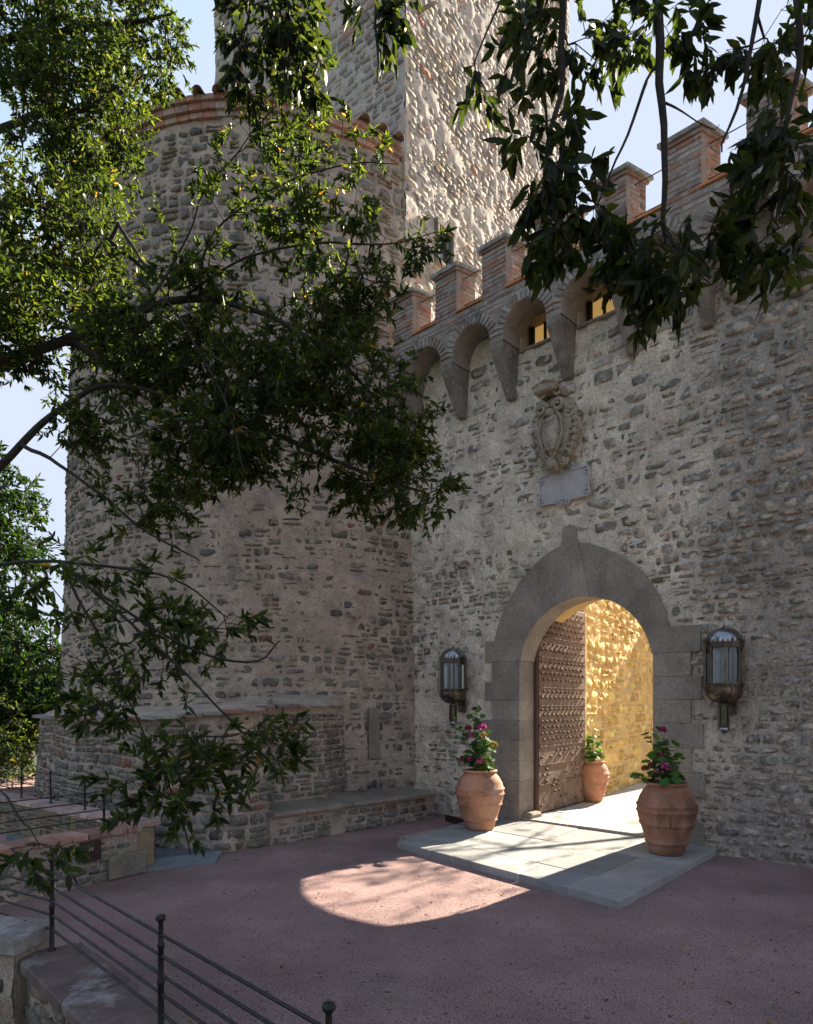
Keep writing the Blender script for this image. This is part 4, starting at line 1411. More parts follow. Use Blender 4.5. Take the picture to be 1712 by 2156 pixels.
# ================================================================== LEFT PARAPETS
def low_wall(name, label, A, B, thick, h, zbot, nside, seed, mat='mortar_dark', pal=PAL_LOW, coptint=(.36, .20, .15), cop_h=.055, over=.03, both=False, singles=200):
    A = np.array([*A, 0.0]); B = np.array([*B, 0.0])
    d = B - A; L = np.linalg.norm(d); d /= L
    n0 = np.array([-d[1], d[0], 0]) * nside          # visible side
    t = thing(name, label, 'wall', (A + B) / 2)
    rw = np.random.default_rng(seed)
    V, F = box_vf((A + B) / 2 - n0 * thick / 2 + Z * (zbot + h - cop_h) / 2, (L / 2, thick / 2 - .012, (h - cop_h - zbot) / 2), d, n0, Z)
    add('wall_core', V, F, M[mat], t)
    sides = [(A, n0)] + ([(A - n0 * thick, -n0)] if both else [])
    for (o0, nn) in sides:
        def fm(u, v, n_, o0=o0, nn=nn):
            u, v, n_ = np.broadcast_arrays(np.asarray(u, float), np.asarray(v, float), np.asarray(n_, float))
            return o0 + u[..., None] * d + n_[..., None] * nn + v[..., None] * Z
        sheet(t, 'mortar_face', fm, 0, L, zbot, h - cop_h, .03, M[mat], amp=.012, seed=seed)
        st = courses(rw, 0, L, zbot + .01, h - cop_h - .005, (.045, .11), (.09, .30), seed=seed, wave=.015, split=.3, joint=.010)
        lay_stones(t, rw, st, fm, pal, M['stone'], lambda cu, cv, w, h_: w / 2 < cu < L - w / 2 and cv + h_ / 2 < h - cop_h, (.002, .022), .03, .005, None, singles=singles)
    # coping
    u = -over
    while u < L + over - .02:
        w = min(rw.uniform(.15, .30), L + over - u)
        c = A + d * (u + w / 2) - n0 * thick / 2 + Z * (h - cop_h / 2)
        V, F = box_vf(c, (w / 2 - .003, thick / 2 + over, cop_h / 2), d, n0, Z, .008)
        V = np.array(V) + rw.normal(0, .002, (len(V), 3))
        add('coping_brick', V, F, M['coping'], t, tint=np.array(coptint) * rw.uniform(.7, 1.3), origin=c)
        u += w
    return t, A, B, d, n0
def post(parent, p, h, r_=.0105):
    prof = [(r_ * 1.9, 0), (r_ * 1.9, .008), (r_ * 1.1, .015), (r_ * 1.05, h * .45), (r_ * 1.35, h * .46), (r_ * 1.35, h * .48), (r_, h * .5), (r_ * .95, h * .74), (r_ * 1.3, h * .75), (r_ * 1.3, h * .77), (r_ * .9, h * .79), (r_ * .8, h - .03), (r_ * 1.1, h - .022), (r_ * 1.6, h - .018), (r_ * 1.75, h - .010), (r_ * 1.4, h - .002), (.001, h)]
    V, F = lathe_vf(prof, 12, p)
    add('post', V, F, M['iron'], parent, origin=p, smooth=True)
def railing(name, label, pts, h, zs, posts):
    t = thing(name, label, 'railing', pts[0])
    for p in posts:
        post(t, np.asarray(p, float), h)
    for z in zs:
        V, F = tube_vf([np.asarray(p, float) + z * Z for p in pts], .0058, 6)
        add('rail', V, F, M['iron'], t)
    return t
CZ = .47
# near parapet (its end pier shows the rusty panel)
w1, A, B, d, n0 = low_wall('end_parapet', 'short brick-coped rubble parapet with the rusty panel, at the left edge of the court', (-2.62, 6.58), (-4.2, 4.35), .24, CZ, 0.0, 1, 81)
# is the visible side towards the court?
V, F = box_vf(A + d * .13 + n0 * .012 + Z * .115, (.26 / 2 + .06, .035, .11), d, n0, Z, .012)
add('corner_block', V, F, M['ashlar'], w1)
pc_ = A + d * .50 + n0 * .03 + Z * (CZ - .155)
V, F = box_vf(pc_, (.10, .008, .09), d, n0, Z, .002)
panel = thing('rusty_panel', 'small dark rusty panel with a pale letter on the end parapet', 'panel', pc_)
add('panel_plate', V, F, M['rust'], panel)
# letter H, raised in pale paint
mb = MB()
for (a, b, hw, hh) in ((-.014, .02, .004, .018), (.014, .02, .004, .018), (0, .02, .012, .004)):
    V, F = box_vf(pc_ - d * a * 1.0 + n0 * .0095 + Z * b, (hw, .0012, hh), d, n0, Z)
    mb.put(V, F)
mb.build('letter', M['paint'], panel)
zs4 = (.10, .185, .27, .355)
nq = n0 * -.12
railing('iron_railing', 'thin black iron railing on the end parapet, nearer of the two behind', [A + nq + d * .28 + CZ * Z, A + nq + d * 2.6 + CZ * Z], .385, zs4, [A + nq + d * .28 + CZ * Z, A + nq + d * 1.28 + CZ * Z, A + nq + d * 2.28 + CZ * Z])
# far parapet
w2, A2, B2, d2, n2_ = low_wall('far_parapet', 'brick-coped parapet running back to the left edge with ochre inner face', (-2.72, 6.72), (-6.6, 9.75), .24, CZ, -.9, 1, 82, mat='ochre_dull', pal=PAL_MIX, coptint=(.42, .29, .25), both=True, singles=120)
nq2 = n2_ * -.12
railing('iron_railing', 'thin black iron railing on the far parapet before the bastion wall', [A2 + nq2 + d2 * .35 + CZ * Z, A2 + nq2 + d2 * 4.4 + CZ * Z], .385, zs4, [A2 + nq2 + d2 * q + CZ * Z for q in (.35, 1.22, 2.05, 2.85, 3.65, 4.4)])
# foreground wall
FZ = .45
a_ = wall_line(-.02); b_ = wall_line(7.5)
dF = np.array([.715, -.70]); nF = np.array([.722, .6917])
w3, A3, B3, d3, n3 = low_wall('terrace_wall', 'dark coped retaining wall crossing the bottom left corner under the railing', tuple(a_ - nF * .12), tuple(b_ - nF * .12), .24, FZ, -1.8, -1, 83, mat='mortar_dark', pal=PAL_MIX, coptint=(.15, .11, .10), cop_h=.06, both=True, singles=90)
posts = [np.array([*wall_line(k), FZ]) for k in (.0, 1.24, 2.22, 3.2, 4.2)]
end = np.array([-3.1, 4.15, FZ])
railing('iron_railing', 'near black railing with knobbed posts across the bottom left corner', [end, np.array([*wall_line(.0), FZ]), np.array([*wall_line(5.2), FZ])], .455, (.105, .175, .242, .31, .385), posts + [end])
w4, A4, B4, d4, n4 = low_wall('pier_wall', 'slightly higher wall stub with pale worn slab top at the left edge', (-1.83, 3.14), (-3.4, 3.46), .27, .56, -1.8, 1, 84, mat='mortar_dark', pal=PAL_MIX, coptint=(.28, .25, .23), cop_h=.075, singles=80)

# iron plate strip behind the left pot
tr_ = thing('iron_edging', 'dark rusty iron strip lying behind the left terracotta jar', 'edging', WF(-1.7, .45, 0))
V, F = box_vf(WF(-1.72, .52, .045), (.30, .012, .045), (U + N * -.35) / np.linalg.norm(U + N * -.35), (N + U * .35) / np.linalg.norm(N + U * .35), Z, .004)
add('strip', V, F, M['rust'], tr_)

# ================================================================== TERRACOTTA JARS
JLs, JRs, JIs = (-1.02, .92), (1.27, .68), (-1.08, -2.14)
def jar(label, loc, sc, rot, group='terracotta jars by the gate', tone=None):
    t = thing('terracotta_jar', label, 'jar', (0, 0, 0), group)
    prof = [(.0, 0), (.165, 0), (.185, .012), (.205, .08), (.222, .125), (.236, .132), (.240, .142), (.232, .150), (.245, .20), (.272, .29), (.290, .335), (.300, .343), (.303, .352), (.295, .362), (.312, .42), (.322, .475), (.333, .483), (.336, .492), (.326, .502), (.322, .54), (.335, .555), (.334, .566), (.318, .576), (.300, .64), (.262, .71), (.222, .755), (.205, .765), (.212, .775), (.232, .782), (.238, .795), (.232, .808), (.215, .812), (.195, .806), (.185, .78), (.190, .72), (.19, .70)]
    V, F = lathe_vf(prof, 56)
    V = np.array(V)
    ph = np.arctan2(V[:, 1], V[:, 0])
    V[:, :2] *= (1 + .008 * np.sin(2 * ph + loc[0]) + .004 * np.sin(5 * ph))[:, None]
    add('jar_body', V, F, M[tone or 'terracotta'], t, smooth=True)
    V, F = lathe_vf([(.0, .742), (.1, .745), (.188, .735)], 24)
    add('soil', V, F, M['soil'], t)
    for a, zz in ((-2.2, .52), (-1.35, .52)) if False else ((-1.75 + .0, .525),):
        c = np.array([.334 * cos(a), .334 * sin(a), zz])
        V, F = box_vf(c, (.055, .008, .018), np.array([-sin(a), cos(a), 0]), np.array([cos(a), sin(a), 0]), Z, .006)
        add('jar_lug', V, F, M['terracotta'], t)
    t.location = tuple(loc); t.scale = (sc, sc, sc * 1.0); t.rotation_euler = (0, 0, rot)
    return t
JL = WF(JLs[0], JLs[1], PH); JR = WF(JRs[0], JRs[1], PH); JI = WF(JIs[0], JIs[1], PH + .03)
jar('clean orange terracotta jar of pink geraniums left of the gate', JL, .93, .1)
jr = jar('darker weathered terracotta jar with a crack and geraniums right of the gate', JR, .935, 1.3, tone='terracotta_dark')
mbc = MB()
for q_, (z_, dz_) in enumerate(((.355, .02), (.385, .02), (.415, .02), (.44, .012))):
    a_ = radians(181 + 1.2 * (q_ % 2)); rr_ = float(np.interp(z_, [.30, .352, .362, .42, .475], [.285, .303, .296, .312, .322]))
    V, F = box_vf((rr_ * cos(a_), rr_ * sin(a_), z_), (.004, .004 - .0006 * q_, dz_), np.array([cos(a_), sin(a_), 0]), np.array([-sin(a_), cos(a_), 0]), Z)
    mbc.put(V, F)
mbc.build('crack', M['frame'], jr)
ji = jar('terracotta jar standing in the yard behind the open door', JI, .80, 2.0)

# ================================================================== PLANTS
LV = np.array([(0, 0, 0), (.30, .30, .03), (.32, 0, -.05), (.30, -.30, .03), (.66, .24, .0), (.68, 0, -.07), (.66, -.24, .0), (1.0, 0, -.06)])
LT = np.array([(0, 1, 2), (0, 2, 3), (1, 4, 5), (1, 5, 2), (2, 5, 6), (2, 6, 3), (4, 7, 5), (5, 7, 6)])
def leaf_arrays(P, D, Nn, L, W, curl=None):
    """P,D,N (n,3); L,W (n,)"""
    D = D / (np.linalg.norm(D, axis=1)[:, None] + 1e-9)
    S = np.cross(Nn, D); S /= (np.linalg.norm(S, axis=1)[:, None] + 1e-9)
    Nn = np.cross(D, S)
    c = np.repeat(LV[None], len(P), 0)
    rl = np.random.default_rng(len(P))
    c[..., 2] *= rl.uniform(-1.2, 3.2, (len(P), 1))
    c[..., 1] *= rl.uniform(.75, 1.2, (len(P), 1))
    c[..., 1] += .10 * rl.normal(0, 1, (len(P), 1)) * LV[None, :, 0] ** 2 / np.maximum(W / L, .2)[:, None]
    V = P[:, None] + D[:, None] * (c[..., 0:1] * L[:, None, None]) + S[:, None] * (c[..., 1:2] * W[:, None, None]) + Nn[:, None] * (c[..., 2:3] * L[:, None, None] * 1.4)
    F = LT[None] + 8 * np.arange(len(P))[:, None, None]
    return V.reshape(-1, 3), F.reshape(-1, 3)

FX, FY = LEAF_AT
nf_ = len(FX)
Vf, Ff = leaf_arrays(np.stack([FX, FY, np.full(nf_, .006)], 1), np.stack([rf.normal(0, 1, nf_), rf.normal(0, 1, nf_), rf.normal(0, .05, nf_)], 1), np.stack([rf.normal(0, .2, nf_), rf.normal(0, .2, nf_), np.ones(nf_)], 1), rf.uniform(.03, .06, nf_), rf.uniform(.015, .026, nf_))
Vf[:, 2] = np.maximum(Vf[:, 2], .002)
cf = np.array([(.16, .09, .04), (.10, .055, .03), (.22, .15, .06), (.05, .06, .025)])[rf.integers(0, 4, nf_)]
add('fallen_leaves', Vf, Ff, M['leaf'], tint=np.repeat(cf, 8, 0), kind='stuff')

def geranium(label, loc, seed, spec, flowers, group='potted geraniums'):
    rg = np.random.default_rng(seed)
    t = thing('geranium', label, 'plant', loc, group)
    loc = np.asarray(loc, float)
    mbs = MB()
    leafP = []
    heads = []
    for (dx, dz, nl, r_l) in spec:
        base = loc + np.array([rg.uniform(-.06, .06), rg.uniform(-.06, .06), 0])
        tip = loc + U * dx + np.array([0, 0, dz]) - N * rg.uniform(-.05, .1)
        mid = (base + tip) / 2 + rg.normal(0, .03, 3)
        pts = [base, mid, tip]
        V, F = tube_vf(pts, [.007, .005, .0035], 5)
        mbs.put(V, F, (.06, .10, .03))
        for k in range(nl):
            f = rg.uniform(.25, 1.05)
            p = base + (tip - base) * f + rg.normal(0, r_l, 3)
            leafP.append((p, base + (tip - base) * f))
    # round scalloped leaves
    V = []; F = []; T = []; nV = 0
    for p, q in leafP:
        dr = p - q; dr = dr / (np.linalg.norm(dr) + 1e-6)
        nr = np.array([rg.normal(0, .5), rg.normal(0, .5) - .35, 1.0]) + dr * .3; nr /= np.linalg.norm(nr)
        a = np.cross(nr, dr + .01); a /= np.linalg.norm(a); b = np.cross(nr, a)
        R = rg.uniform(.026, .052)
        vs = [p]
        for k in range(14):
            th_ = 2 * pi * k / 14
            rr2 = R * (1 + .10 * (k % 2)) * (.55 if k == 0 else 1)
            vs.append(p + rr2 * (cos(th_) * a + sin(th_) * b) + nr * (.12 * R * (k % 2) + .15 * R))
        V += vs
        F += [(nV, nV + 1 + k, nV + 1 + (k + 1) % 14) for k in range(14)]
        c = np.array([.035, .085, .022]) * rg.uniform(.6, 1.7) * np.array([rg.uniform(.8, 1.6), 1, 1])
        T += [c] * 15
        nV += 15
        V2, F2 = tube_vf([q, p], .0016, 3, False)
        mbs.put(V2, F2, (.07, .12, .04))
    add('leaves', V, np.array(F), M['leaf_far'], t, tint=np.array(T), kind='stuff')
    for (dx, dz, R, col) in flowers:
        c = loc + U * dx + np.array([0, 0, dz]) - N * rg.uniform(0, .12)
        V2, F2 = tube_vf([loc + np.array([0, 0, .02]) + U * dx * .3, (loc + c) / 2 + np.array([0, 0, .02]), c], .003, 4)
        mbs.put(V2, F2, (.07, .12, .04))
        V = []; F = []; T = []; nV = 0
        for k in range(60):
            z_ = rg.uniform(-.6, 1); a = rg.uniform(0, 2 * pi)
            dr = np.array([sqrt(1 - z_ * z_) * cos(a), sqrt(1 - z_ * z_) * sin(a), z_])
            p = c + dr * R * np.array([1, 1, .75]) * rg.uniform(.75, 1)
            a1 = np.cross(dr, [.3, .2, .9]); a1 /= np.linalg.norm(a1) + 1e-6; b1 = np.cross(dr, a1)
            s_ = R * .30
            th0 = rg.uniform(0, pi)
            vs = [p] + [p + s_ * (cos(th0 + j * 2 * pi / 5) * a1 + sin(th0 + j * 2 * pi / 5) * b1) + dr * s_ * .35 for j in range(5)]
            V += vs; F += [(nV, nV + 1 + j, nV + 1 + (j + 1) % 5) for j in range(5)]
            cc = np.array(col) * rg.uniform(.6, 1.35)
            T += [cc * .7] + [cc] * 5
            nV += 6
        add('flower_head', V, np.array(F), M['petal'], t, tint=np.clip(np.array(T), 0, 1), origin=c)
    mbs.build('stems', M['leaf'], t)
    return t
PK = (.50, .10, .27); DP = (.27, .03, .09); YB = (.36, .27, .08)
g0 = JL + np.array([0, 0, .70])
geranium('leggy geranium with pink and faded yellow heads in the left jar', g0, 91,
         [(-.02, .82, 26, .05), (.05, .62, 24, .06), (-.20, .55, 20, .05), (-.30, .66, 8, .03), (.10, .40, 24, .06), (-.05, .25, 40, .09), (.20, .36, 12, .04), (0, .15, 40, .1)],
         [(.04, .60, .065, PK), (-.05, .49, .05, PK), (.12, .50, .045, YB), (.26, .38, .05, YB), (-.11, .18, .055, PK), (-.22, .18, .05, DP), (.09, .18, .05, PK), (.15, .20, .045, YB), (-.14, .58, .045, DP)])
g1 = JR + np.array([0, 0, .71])
geranium('geranium with deep pink heads and a leaning left stem in the right jar', g1, 92,
         [(-.12, .52, 16, .04), (.02, .45, 26, .06), (.05, .30, 20, .06), (-.22, .60, 8, .03), (-.1, .2, 30, .08), (.05, .12, 34, .09), (-.28, .08, 8, .03)],
         [(-.01, .60, .045, DP), (-.05, .32, .05, PK), (.04, .22, .055, PK), (-.16, .22, .04, DP), (-.22, .18, .04, DP), (-.06, .14, .045, PK), (-.33, .08, .042, DP)])
g2 = JI + np.array([0, 0, .58])
geranium('yellow green bushy plant in the jar behind the door', g2, 93, [(-.1, .4, 24, .06), (.05, .5, 20, .06), (.12, .38, 14, .05), (0, .2, 30, .08)], [])

# ================================================================== LANTERNS
def lantern(label, s, t_, rot, group='wall lanterns beside the gate'):
    L = thing('wall_lantern', label, 'lantern', (0, 0, 0), group)
    # heights measured down from the top (z=0 at the bottom knob), total 1.19
    def hexring(R, z, n=8, ph=pi / 8):
        return [np.array([R * cos(ph + 2 * pi * k / n), R * sin(ph + 2 * pi * k / n), z]) for k in range(n)]
    def loft(rings, close=True):
        V = []; F = []
        n = len(rings[0])
        for q in rings: V += q
        for i in range(len(rings) - 1):
            for k in range(n):
                F.append((i * n + k, i * n + (k + 1) % n, (i + 1) * n + (k + 1) % n, (i + 1) * n + k))
        return V, F
    # ribbed dome
    rings = []
    for q in range(9):
        a = q / 8 * pi / 2
        R = .178 * cos(a) + .006; z = .985 + .165 * sin(a)
        rings.append([np.array([R * (1 + .03 * (k % 2)) * cos(2 * pi * k / 32), R * (1 + .03 * (k % 2)) * sin(2 * pi * k / 32), z]) for k in range(32)])
    V, F = loft(rings)
    add('dome', V, F, M['tin'], L, smooth=True)
    V, F = lathe_vf([(.001, 1.195), (.005, 1.19), (.004, 1.165), (.02, 1.155), (.025, 1.145), (.01, 1.143)], 10)
    add('finial', V, F, M['bronze'], L, smooth=True)
    # upper and lower gallery
    mb = MB()
    lowg = MB()
    for z0, hh, mb in ((.505, .05, lowg), (.925, .06, mb)):
        R = .192
        V, F = loft([hexring(R, z0), hexring(R + .008, z0 + .008), hexring(R + .008, z0 + .016), hexring(R - .004, z0 + .022), hexring(R - .004, z0 + hh - .016), hexring(R + .010, z0 + hh - .010), hexring(R + .010, z0 + hh), hexring(R - .03, z0 + hh + .002)])
        mb.put(V, F)
    # pierced crest: small leaves round the dome foot
    for k in range(24):
        a = 2 * pi * k / 24
        c = np.array([.192 * cos(a), .192 * sin(a), .985])
        big = 1.7 if k % 3 == 0 else 1
        tn = np.array([-sin(a), cos(a), 0])
        V = [c - tn * .02, c + tn * .02, c + tn * .010 + Z * .018 * big, c + Z * .034 * big, c - tn * .010 + Z * .018 * big]
        V = V + [v + np.array([cos(a), sin(a), 0]) * -.004 for v in V]
        F = [(0, 1, 2, 3, 4), (9, 8, 7, 6, 5)] + [(i, 5 + i, 5 + (i + 1) % 5, (i + 1) % 5) for i in range(5)]
        mb.put(V, F)
    # beads on the galleries
    for z0, mq in ((.952, mb), (.530, lowg)):
        for k in range(40):
            a = 2 * pi * k / 40
            V, F = box_vf((.189 * cos(a), .189 * sin(a), z0), (.005, .005, .005))
            mq.put(V, F)
    mb.build('gallery', M['bronze'], L)
    lowg.build('gallery', M['bronze'], L)
    # eight uprights and outer rods
    for k in range(8):
        a = pi / 8 + 2 * pi * k / 8
        c = np.array([.186 * cos(a), .186 * sin(a), .74])
        V, F = box_vf(c, (.012, .012, .19), np.array([cos(a), sin(a), 0]), np.array([-sin(a), cos(a), 0]), Z, .003)
        add('upright', V, F, M['bronze'], L)
    V, F = loft([hexring(.176, .556), hexring(.176, .925)])
    add('glass_pane', V, F, M['glass'], L)
    for a in (-pi, -pi / 2 - .75, -.0, -pi / 2 + .75):
        x, y = .207 * cos(a), .207 * sin(a)
        V, F = tube_vf([(x, y, 1.0), (x * 1.01, y * 1.01, .52), (x * .9, y * .9, .43), (x * .62, y * .62, .37), (x * .3, y * .3, .345)], .005, 6)
        add('side_rod', V, F, M['bronze'], L)
        V, F = lathe_vf([(.001, 1.045), (.006, 1.03), (.004, 1.015), (.009, 1.0), (.004, .985)], 8, (x, y, 0))
        add('rod_finial', V, F, M['bronze'], L)
    # bowl
    V, F = lathe_vf([(.186, .507), (.188, .47), (.175, .43), (.145, .39), (.10, .362), (.05, .35), (.035, .345), (.035, .33)], 32)
    add('bowl', V, F, M['bronze'], L, smooth=True)
    V, F = lathe_vf([(.004, .42), (.018, .41), (.022, .40), (.018, .39), (.004, .38)], 10, (0, -.165, .01))
    add('boss', V, F, M['bronze'], L)
    # lower small glass chimney
    mb = MB()
    for z0 in (.315, .09):
        V, F = loft([hexring(.058, z0, 6, 0), hexring(.064, z0 + .006, 6, 0), hexring(.064, z0 + .014, 6, 0), hexring(.03, z0 + .02, 6, 0)])
        mb.put(V, F)
    for k in range(6):
        a = 2 * pi * k / 6
        V, F = box_vf((.055 * cos(a), .055 * sin(a), .205), (.0045, .0045, .115))
        mb.put(V, F)
    mb.build('lower_cage', M['bronze'], L)
    V, F = lathe_vf([(.046, .095), (.046, .315)], 12)
    add('lower_glass', V, F, M['glass'], L, smooth=True)
    V, F = lathe_vf([(.03, .095), (.056, .085), (.062, .065), (.05, .04), (.025, .022), (.008, .015), (.001, 0)], 20)
    add('bottom_knob', V, F, M['tin'], L, smooth=True)
    # inside: lamp holder
    V, F = lathe_vf([(.02, .56), (.02, .62), (.012, .63), (.012, .70), (.022, .72), (.027, .77), (.018, .83), (.001, .86)], 12)
    add('bulb', V, F, M['gold'], L, smooth=True)
    # back plate and brackets to the wall
    V, F = box_vf((0, .205, .62), (.07, .012, .40), bev=.004)
    add('back_plate', V, F, M['bronze'], L)
    mb = MB()
    for z in (.50, .95, .33):
        V, F = box_vf((0, .15, z), (.012, .07, .008))
        mb.put(V, F)
    mb.build('bracket', M['bronze'], L)
    p = WF(s, t_, 1.325)
    L.location = tuple(p)
    L.rotation_euler = (0, 0, atan2(U[1], U[0]) + rot)
    return L
lantern('left of the two domed glass wall lanterns, hanging above the left jar', -2.02, .235, 0)
lantern('right of the two domed glass wall lanterns, larger in view beside the right jamb', 1.70, .235, .0)

# ================================================================== COAT OF ARMS AND PLAQUE
arms = thing('coat_of_arms', 'carved stone cartouche with an oval shield above the gateway', 'coat of arms', WF(-.42, .0, 4.66))
def cmap(a, b, d): return WF(-.42 + a * 1.08, d * 1.55, 4.64 + b * 1.02)      # a right, b up, d outwards
def relief(name, f, R1, R2, c, n1=24, n2=10, mat='marble'):
    """egg shaped relief: f(theta, q) -> (a,b,d)"""
    V = []; F = []
    for j in range(n2 + 1):
        for k in range(n1):
            V.append(f(2 * pi * k / n1, j / n2))
    for j in range(n2):
        for k in range(n1):
            F.append((j * n1 + k, j * n1 + (k + 1) % n1, (j + 1) * n1 + (k + 1) % n1, (j + 1) * n1 + k))
    return add(name, V, F, M[mat], arms, smooth=True)
def egg(th_, cx, cy, w, h, taper=.25):
    y = sin(th_)
    return cx + w * cos(th_) * (1 - taper * (-y if y < 0 else -y * .3)) , cy + h * y
relief('backing', lambda th_, q: cmap(*(lambda e: (e[0], e[1]))(egg(th_, 0, .50, .30 * (1 - q) ** .5 * (1 + .06 * sin(7 * th_)), .52 * (1 - q) ** .5 * (1 + .04 * sin(9 * th_)), .38)), .0 + .13 * min(1, q * 3)), 0, 0, 0)
relief('shield', lambda th_, q: cmap(*(lambda e: (e[0], e[1]))(egg(th_, .01, .46, .135 * (1 - q) ** .5, .29 * (1 - q) ** .5, .35)), .13 + .06 * q ** .6), 0, 0, 0)
def spiral(ca, cb, d, R, turns, a0, thick, sgn=1, tail=None):
    pts = []; rad = []
    n = int(14 * turns)
    for i in range(n + 1):
        f = i / n
        a = a0 + sgn * 2 * pi * turns * f
        rr2 = R * (1 - .82 * f)
        pts.append(cmap(ca + rr2 * cos(a), cb + rr2 * sin(a), d + .025 * f))
        rad.append(thick * (1 - .45 * f))
    if tail is not None:
        pts = [cmap(*q) for q in tail] + pts
        rad = [thick * .7] * len(tail) + rad
    return tube_vf(pts, rad, 7)
# shield rim
pts = [cmap(*egg(a, .01, .46, .15, .305, .35), .155) for a in np.linspace(0, 2 * pi, 33)]
V, F = tube_vf(pts, .016, 6, False); add('shield_rim', V, F, M['marble'], arms, smooth=True)
rc = np.random.default_rng(97)
for args in ((-.11, .80, .15, .085, 1.5, 0, .034, 1), (.11, .80, .15, .085, 1.5, pi, .034, -1), (-.21, .70, .11, .07, 1.4, .5, .028, 1), (.22, .68, .11, .075, 1.4, 2.6, .028, -1), (-.23, .50, .10, .055, 1.3, 1.2, .026, 1), (.24, .48, .10, .06, 1.3, 2, .028, -1),
             (-.19, .30, .09, .05, 1.3, 2.2, .024, 1), (.21, .28, .10, .06, 1.3, 1, .026, -1), (-.12, .12, .09, .05, 1.4, 3, .024, 1), (.14, .12, .10, .055, 1.4, .3, .026, -1), (-.08, .98, .16, .06, 1.3, .3, .028, 1), (.10, .97, .15, .065, 1.3, 2.9, .028, -1)):
    V, F = spiral(*args)
    add('scroll', V, F, M['marble'], arms, smooth=True)
# crown shell at the top with a flat rim
V, F = prism_vf([(-.15, .97), (.11, .97), (.14, 1.04), (.09, 1.09), (-.13, 1.09), (-.17, 1.03)], lambda a, b, d: cmap(a, b, d), .24, .02, .02)
add('crown', V, F, M['marble'], arms)
pts = [cmap(-.17 + .30 * f, 1.05 + .04 * sin(pi * f), .24) for f in np.linspace(0, 1, 9)]
V, F = tube_vf(pts, .018, 6); add('crown_rim', V, F, M['marble'], arms, smooth=True)
# fruit drops at the right side, mask above the shield
for k, (a, b) in enumerate(((.29, .60), (.30, .52), (.29, .44), (.28, .36), (.26, .28), (.23, .2), (-.27, .58), (-.27, .42))):
    V, F = lathe_vf([(.001, -.04), (.02, -.034), (.034, -.01), (.032, .015), (.018, .035), (.001, .042)], 10)
    V = np.array([cmap(a + v[0], b + v[2], .10 + v[1]) for v in V])
    add('fruit', V, F, M['marble'], arms, smooth=True)
relief('mask', lambda th_, q: cmap(*egg(th_, .0, .735, .075 * (1 - q) ** .5, .065 * (1 - q) ** .5, .1), .12 + .08 * q ** .5), 0, 0, 0, 16, 6)
# charges: small tree over a hill of six mounts
for (a, b) in ((-.045, .27), (0, .27), (.045, .27), (-.022, .31), (.025, .31), (.002, .35)):
    V = []; F = []
    n_ = 10
    for j in range(4):
        for k in range(n_):
            rr2 = .026 * cos(j / 3 * pi / 2 * .98)
            V.append(cmap(.01 + a + rr2 * cos(2 * pi * k / n_), b + rr2 * 1.2 * sin(2 * pi * k / n_), .172 + .022 * sin(j / 3 * pi / 2)))
    for j in range(3):
        for k in range(n_):
            F.append((j * n_ + k, j * n_ + (k + 1) % n_, (j + 1) * n_ + (k + 1) % n_, (j + 1) * n_ + k))
    add('mount', V, F, M['marble'], arms, smooth=True)
V, F = tube_vf([cmap(.01, .37, .175), cmap(.0, .46, .19), cmap(.02, .54, .185)], [.010, .008, .010], 6)
add('stem', V, F, M['marble'], arms)
for (a, b) in ((-.03, .56), (.03, .57), (0, .60), (-.05, .61), (.06, .62)):
    V, F = spiral(a, b, .175, .028, 1, rc.uniform(0, 6), .012)
    add('foliage_boss', V, F, M['marble'], arms, smooth=True)
V, F = prism_vf([(-.05, .02), (.06, .02), (.08, .10), (.03, .16), (-.03, .16), (-.07, .10)], lambda a, b, d: cmap(a, b, d), .17, .0, .02)
add('lower_boss', V, F, M['marble'], arms)

plq = thing('stone_plaque', 'blank worn marble plaque with scrolled rim below the coat of arms', 'plaque', WF(-.33, 0, 4.3))
def qmap(a, b, d): return WF(-.33 + a, d, 4.47 + b)
V, F = prism_vf([(-.34, -.175), (.34, -.175), (.34, .185), (-.34, .185)], lambda a, b, d: qmap(a, b, d), .05, 0, .008)
add('tablet', V, F, M['plaque'], plq)
edge = [(-.34, .19), (.34, .19), (.36, .10), (.345, 0), (.365, -.10), (.345, -.18), (.13, -.185), (.05, -.20), (-.05, -.20), (-.13, -.185), (-.345, -.18), (-.365, -.10), (-.345, 0), (-.36, .10), (-.34, .19)]
V, F = tube_vf([qmap(a, b, .055) for a, b in edge], .014, 6, False)
add('rim', V, F, M['plaque'], plq, smooth=True)
for (a, b, R, a0, sg) in ((-.33, .13, .045, 1.5, 1), (.33, .13, .045, 1.5, -1), (-.33, -.13, .05, -1.5, -1), (.33, -.13, .05, -1.5, 1), (-.06, -.20, .045, 0, -1), (.06, -.20, .045, pi, 1), (-.12, .22, .045, 0, 1), (.12, .22, .045, pi, -1)):
    pts = []; rad = []
    for i in range(19):
        f = i / 18; aa = a0 + sg * 2 * pi * 1.3 * f
        pts.append(qmap(a + R * (1 - .8 * f) * cos(aa), b + R * (1 - .8 * f) * sin(aa), .06 + .01 * f)); rad.append(.015 * (1 - .4 * f))
    V, F = tube_vf(pts, rad, 6)
    add('scroll', V, F, M['plaque'], plq, smooth=True)
